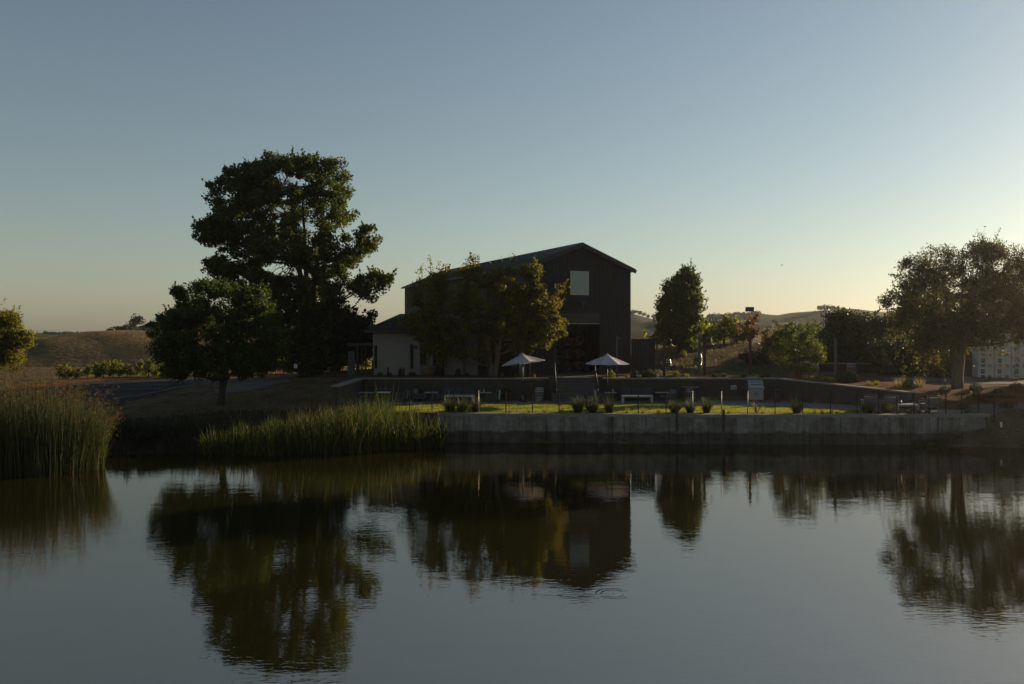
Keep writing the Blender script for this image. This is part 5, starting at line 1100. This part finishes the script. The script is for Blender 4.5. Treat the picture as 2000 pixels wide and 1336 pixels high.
for px, py, w_, lb in ((343, 752.5, 24, 'long concrete wheel stop at the stall line end'), (388, 744.5, 18, 'concrete wheel stop closer to the big tree'), (418, 738, 10, 'far small wheel stop at the end of the parking lot')):
    p = G(px, py); s = p.y / F * w_; T = MB(); T.hexa([(-s / 2, -.09, 0), (s / 2, -.09, 0), (s / 2, .09, 0), (-s / 2, .09, 0), (-s / 2 + .06, -.05, .13), (s / 2 - .06, -.05, .13), (s / 2 - .06, .05, .13), (-s / 2 + .06, .05, .13)])
    tag(T.build('wheel_stop', M['path'], None, (p.x, p.y, p.z + .035)), lb, 'wheel stop').rotation_euler = (0, 0, R(24))
# stacked harvest bins
def bin_(loc, rz, label, plate):
    T = thing('harvest_bin', label, 'bin', loc, rz, 'stacked harvest bins'); w = 1.19
    b = MB(); b.box(-w / 2, w / 2, -.5, .5, .17, .82); b.build('bin_body', M['bin'], T)
    b = MB(); b.box(-w / 2 - .012, w / 2 + .012, -.52, .52, .78, .842); b.build('rim', M['bin'], T)
    for x in (-.5, 0.02, .5): b = MB(); ww = .09 if x else .07; b.box(x - ww, x + ww, -.505, .505, 0, .172); b.build('foot', M['bin'], T)
    b = MB(); b.box(-.3, .3, -.512, -.498, .18, .205); b.build('rib', M['bin'], T)
    if plate: b = MB(); b.box(-.38, -.12, -.515, -.501, .33, .62); pl = b.build('label_plate', M['dark'], T); b = MB(); b.box(-.33, -.17, -.52, -.516, .47, .53); b.build('print', M['white'], pl)
    return T
pr = {}
for plate in (0, 1): pass
for col in range(4):
    for row in range(4):
        x = PX(1921.5, 65.8) + col * 1.225 + (row % 2) * .02; y = 65.9 + col * -.12; lab = 'cream plastic harvest bin in the %s layer of the stack by the driveway' % ('ground', 'second', 'third', 'top')[row]
        key = (col + row) % 5 != 3
        if key not in pr: pr[key] = bin_((x, y, 2.86 + row * .845), R(-5), lab, key)
        else: dup(pr[key], (x, y, 2.86 + row * .845), R(-5) + random.uniform(-.01, .01), lab)
ct = thing('storage_container', 'dark metal storage container behind the pepper trunk', 'container', (PX(1872, 67), 67.5, 2.85))
b = MB(); b.box(-1.5, 1.35, -1, 1, .18, 1.95); b.build('body', M['container'], ct); b = MB(); b.box(-1.55, 1.4, -1.05, 1.05, 1.953, 2.02); b.build('lid', M['darkmetal'], ct)
for x in (-1.2, -.4, .4, 1.1): b = MB(); b.box(x - .04, x + .04, -1.04, -1.002, .2, 1.9); b.build('rib', M['container'], ct)
b = MB(); b.box(-.25, .05, -1.012, -1.001, 1.35, 1.75); b.build('sticker', M['blue'], ct); b = MB(); b.box(-1.4, 1.3, -.9, .9, 0, .178); b.build('skid', M['rust'], ct)
# bank fittings
xw = PX(1955.5, 48.6); mk = thing('marker_pipe', 'short white pipe standing on the bare bank', 'pipe', (xw, 48.6, gz1(xw, 48.6))); b = MB(); b.tube([(0, 0, -.1), (0, 0, .24)], .055, 10); b.build('pipe', M['white'], mk); b = MB(); b.tube([(0, 0, .241), (0, 0, .28)], .07, 10); b.build('cap', M['white'], mk)
# rocks on the bank
for i in range(26):
    px = random.uniform(1800, 1990); yy = random.uniform(46.9, 48.6); x = PX(px, yy); s = random.uniform(.03, .1); n = 10; u = rand_unit(14) * s * np.array([1, .8, .6]); b = MB()
    b.lathe([(s * .5, -.02), (s, s * .2), (s * .8, s * .55), (s * .25, s * .7)], 7); b.v = [(p[0] * random.uniform(.8, 1.2), p[1] * random.uniform(.8, 1.2), p[2]) for p in b.v]
    tag(b.build('stone', M['gravel'], None, (x, yy, gz1(x, yy))), 'small stone lying on the bare bank', 'stone', 'stones on the bare bank')
# bird
bd = MB(); bd.tube([(-.22, 0, 0), (-.05, 0, .02), (.12, 0, .02), (.24, 0, .0)], [.01, .05, .045, .012], 6)
bd.add([(-.02, 0, .04), (.1, 0, .04), (.02, .45, .12), (-.06, .45, .12)], [(0, 1, 2, 3)]); bd.add([(-.02, 0, .04), (.1, 0, .04), (.02, -.45, .12), (-.06, -.45, .12)], [(3, 2, 1, 0)])
tag(bd.build('bird', M['dark'], None, (PX(1527, 150), 150, PZ(518, 150))), 'tiny dark bird flying in the open sky', 'bird')

# ------------------------------------------------------------------ evening haze
b = MB(); b.box(-1550, 1550, -350, 1650, -3.5, 34); hzo = tag(b.build('haze', None), 'thin pale evening haze over the whole place', kind='stuff')
m = bpy.data.materials.new('haze'); m.use_nodes = True; t = m.node_tree; t.nodes.remove(t.nodes['Principled BSDF'])
v = t.nodes.new('ShaderNodeVolumePrincipled'); v.inputs['Color'].default_value = (0.96, 0.95, 0.92, 1); v.inputs['Density'].default_value = 0.00018; v.inputs['Anisotropy'].default_value = 0.8
t.links.new(v.outputs[0], t.nodes['Material Output'].inputs['Volume']); hzo.data.materials.append(m)
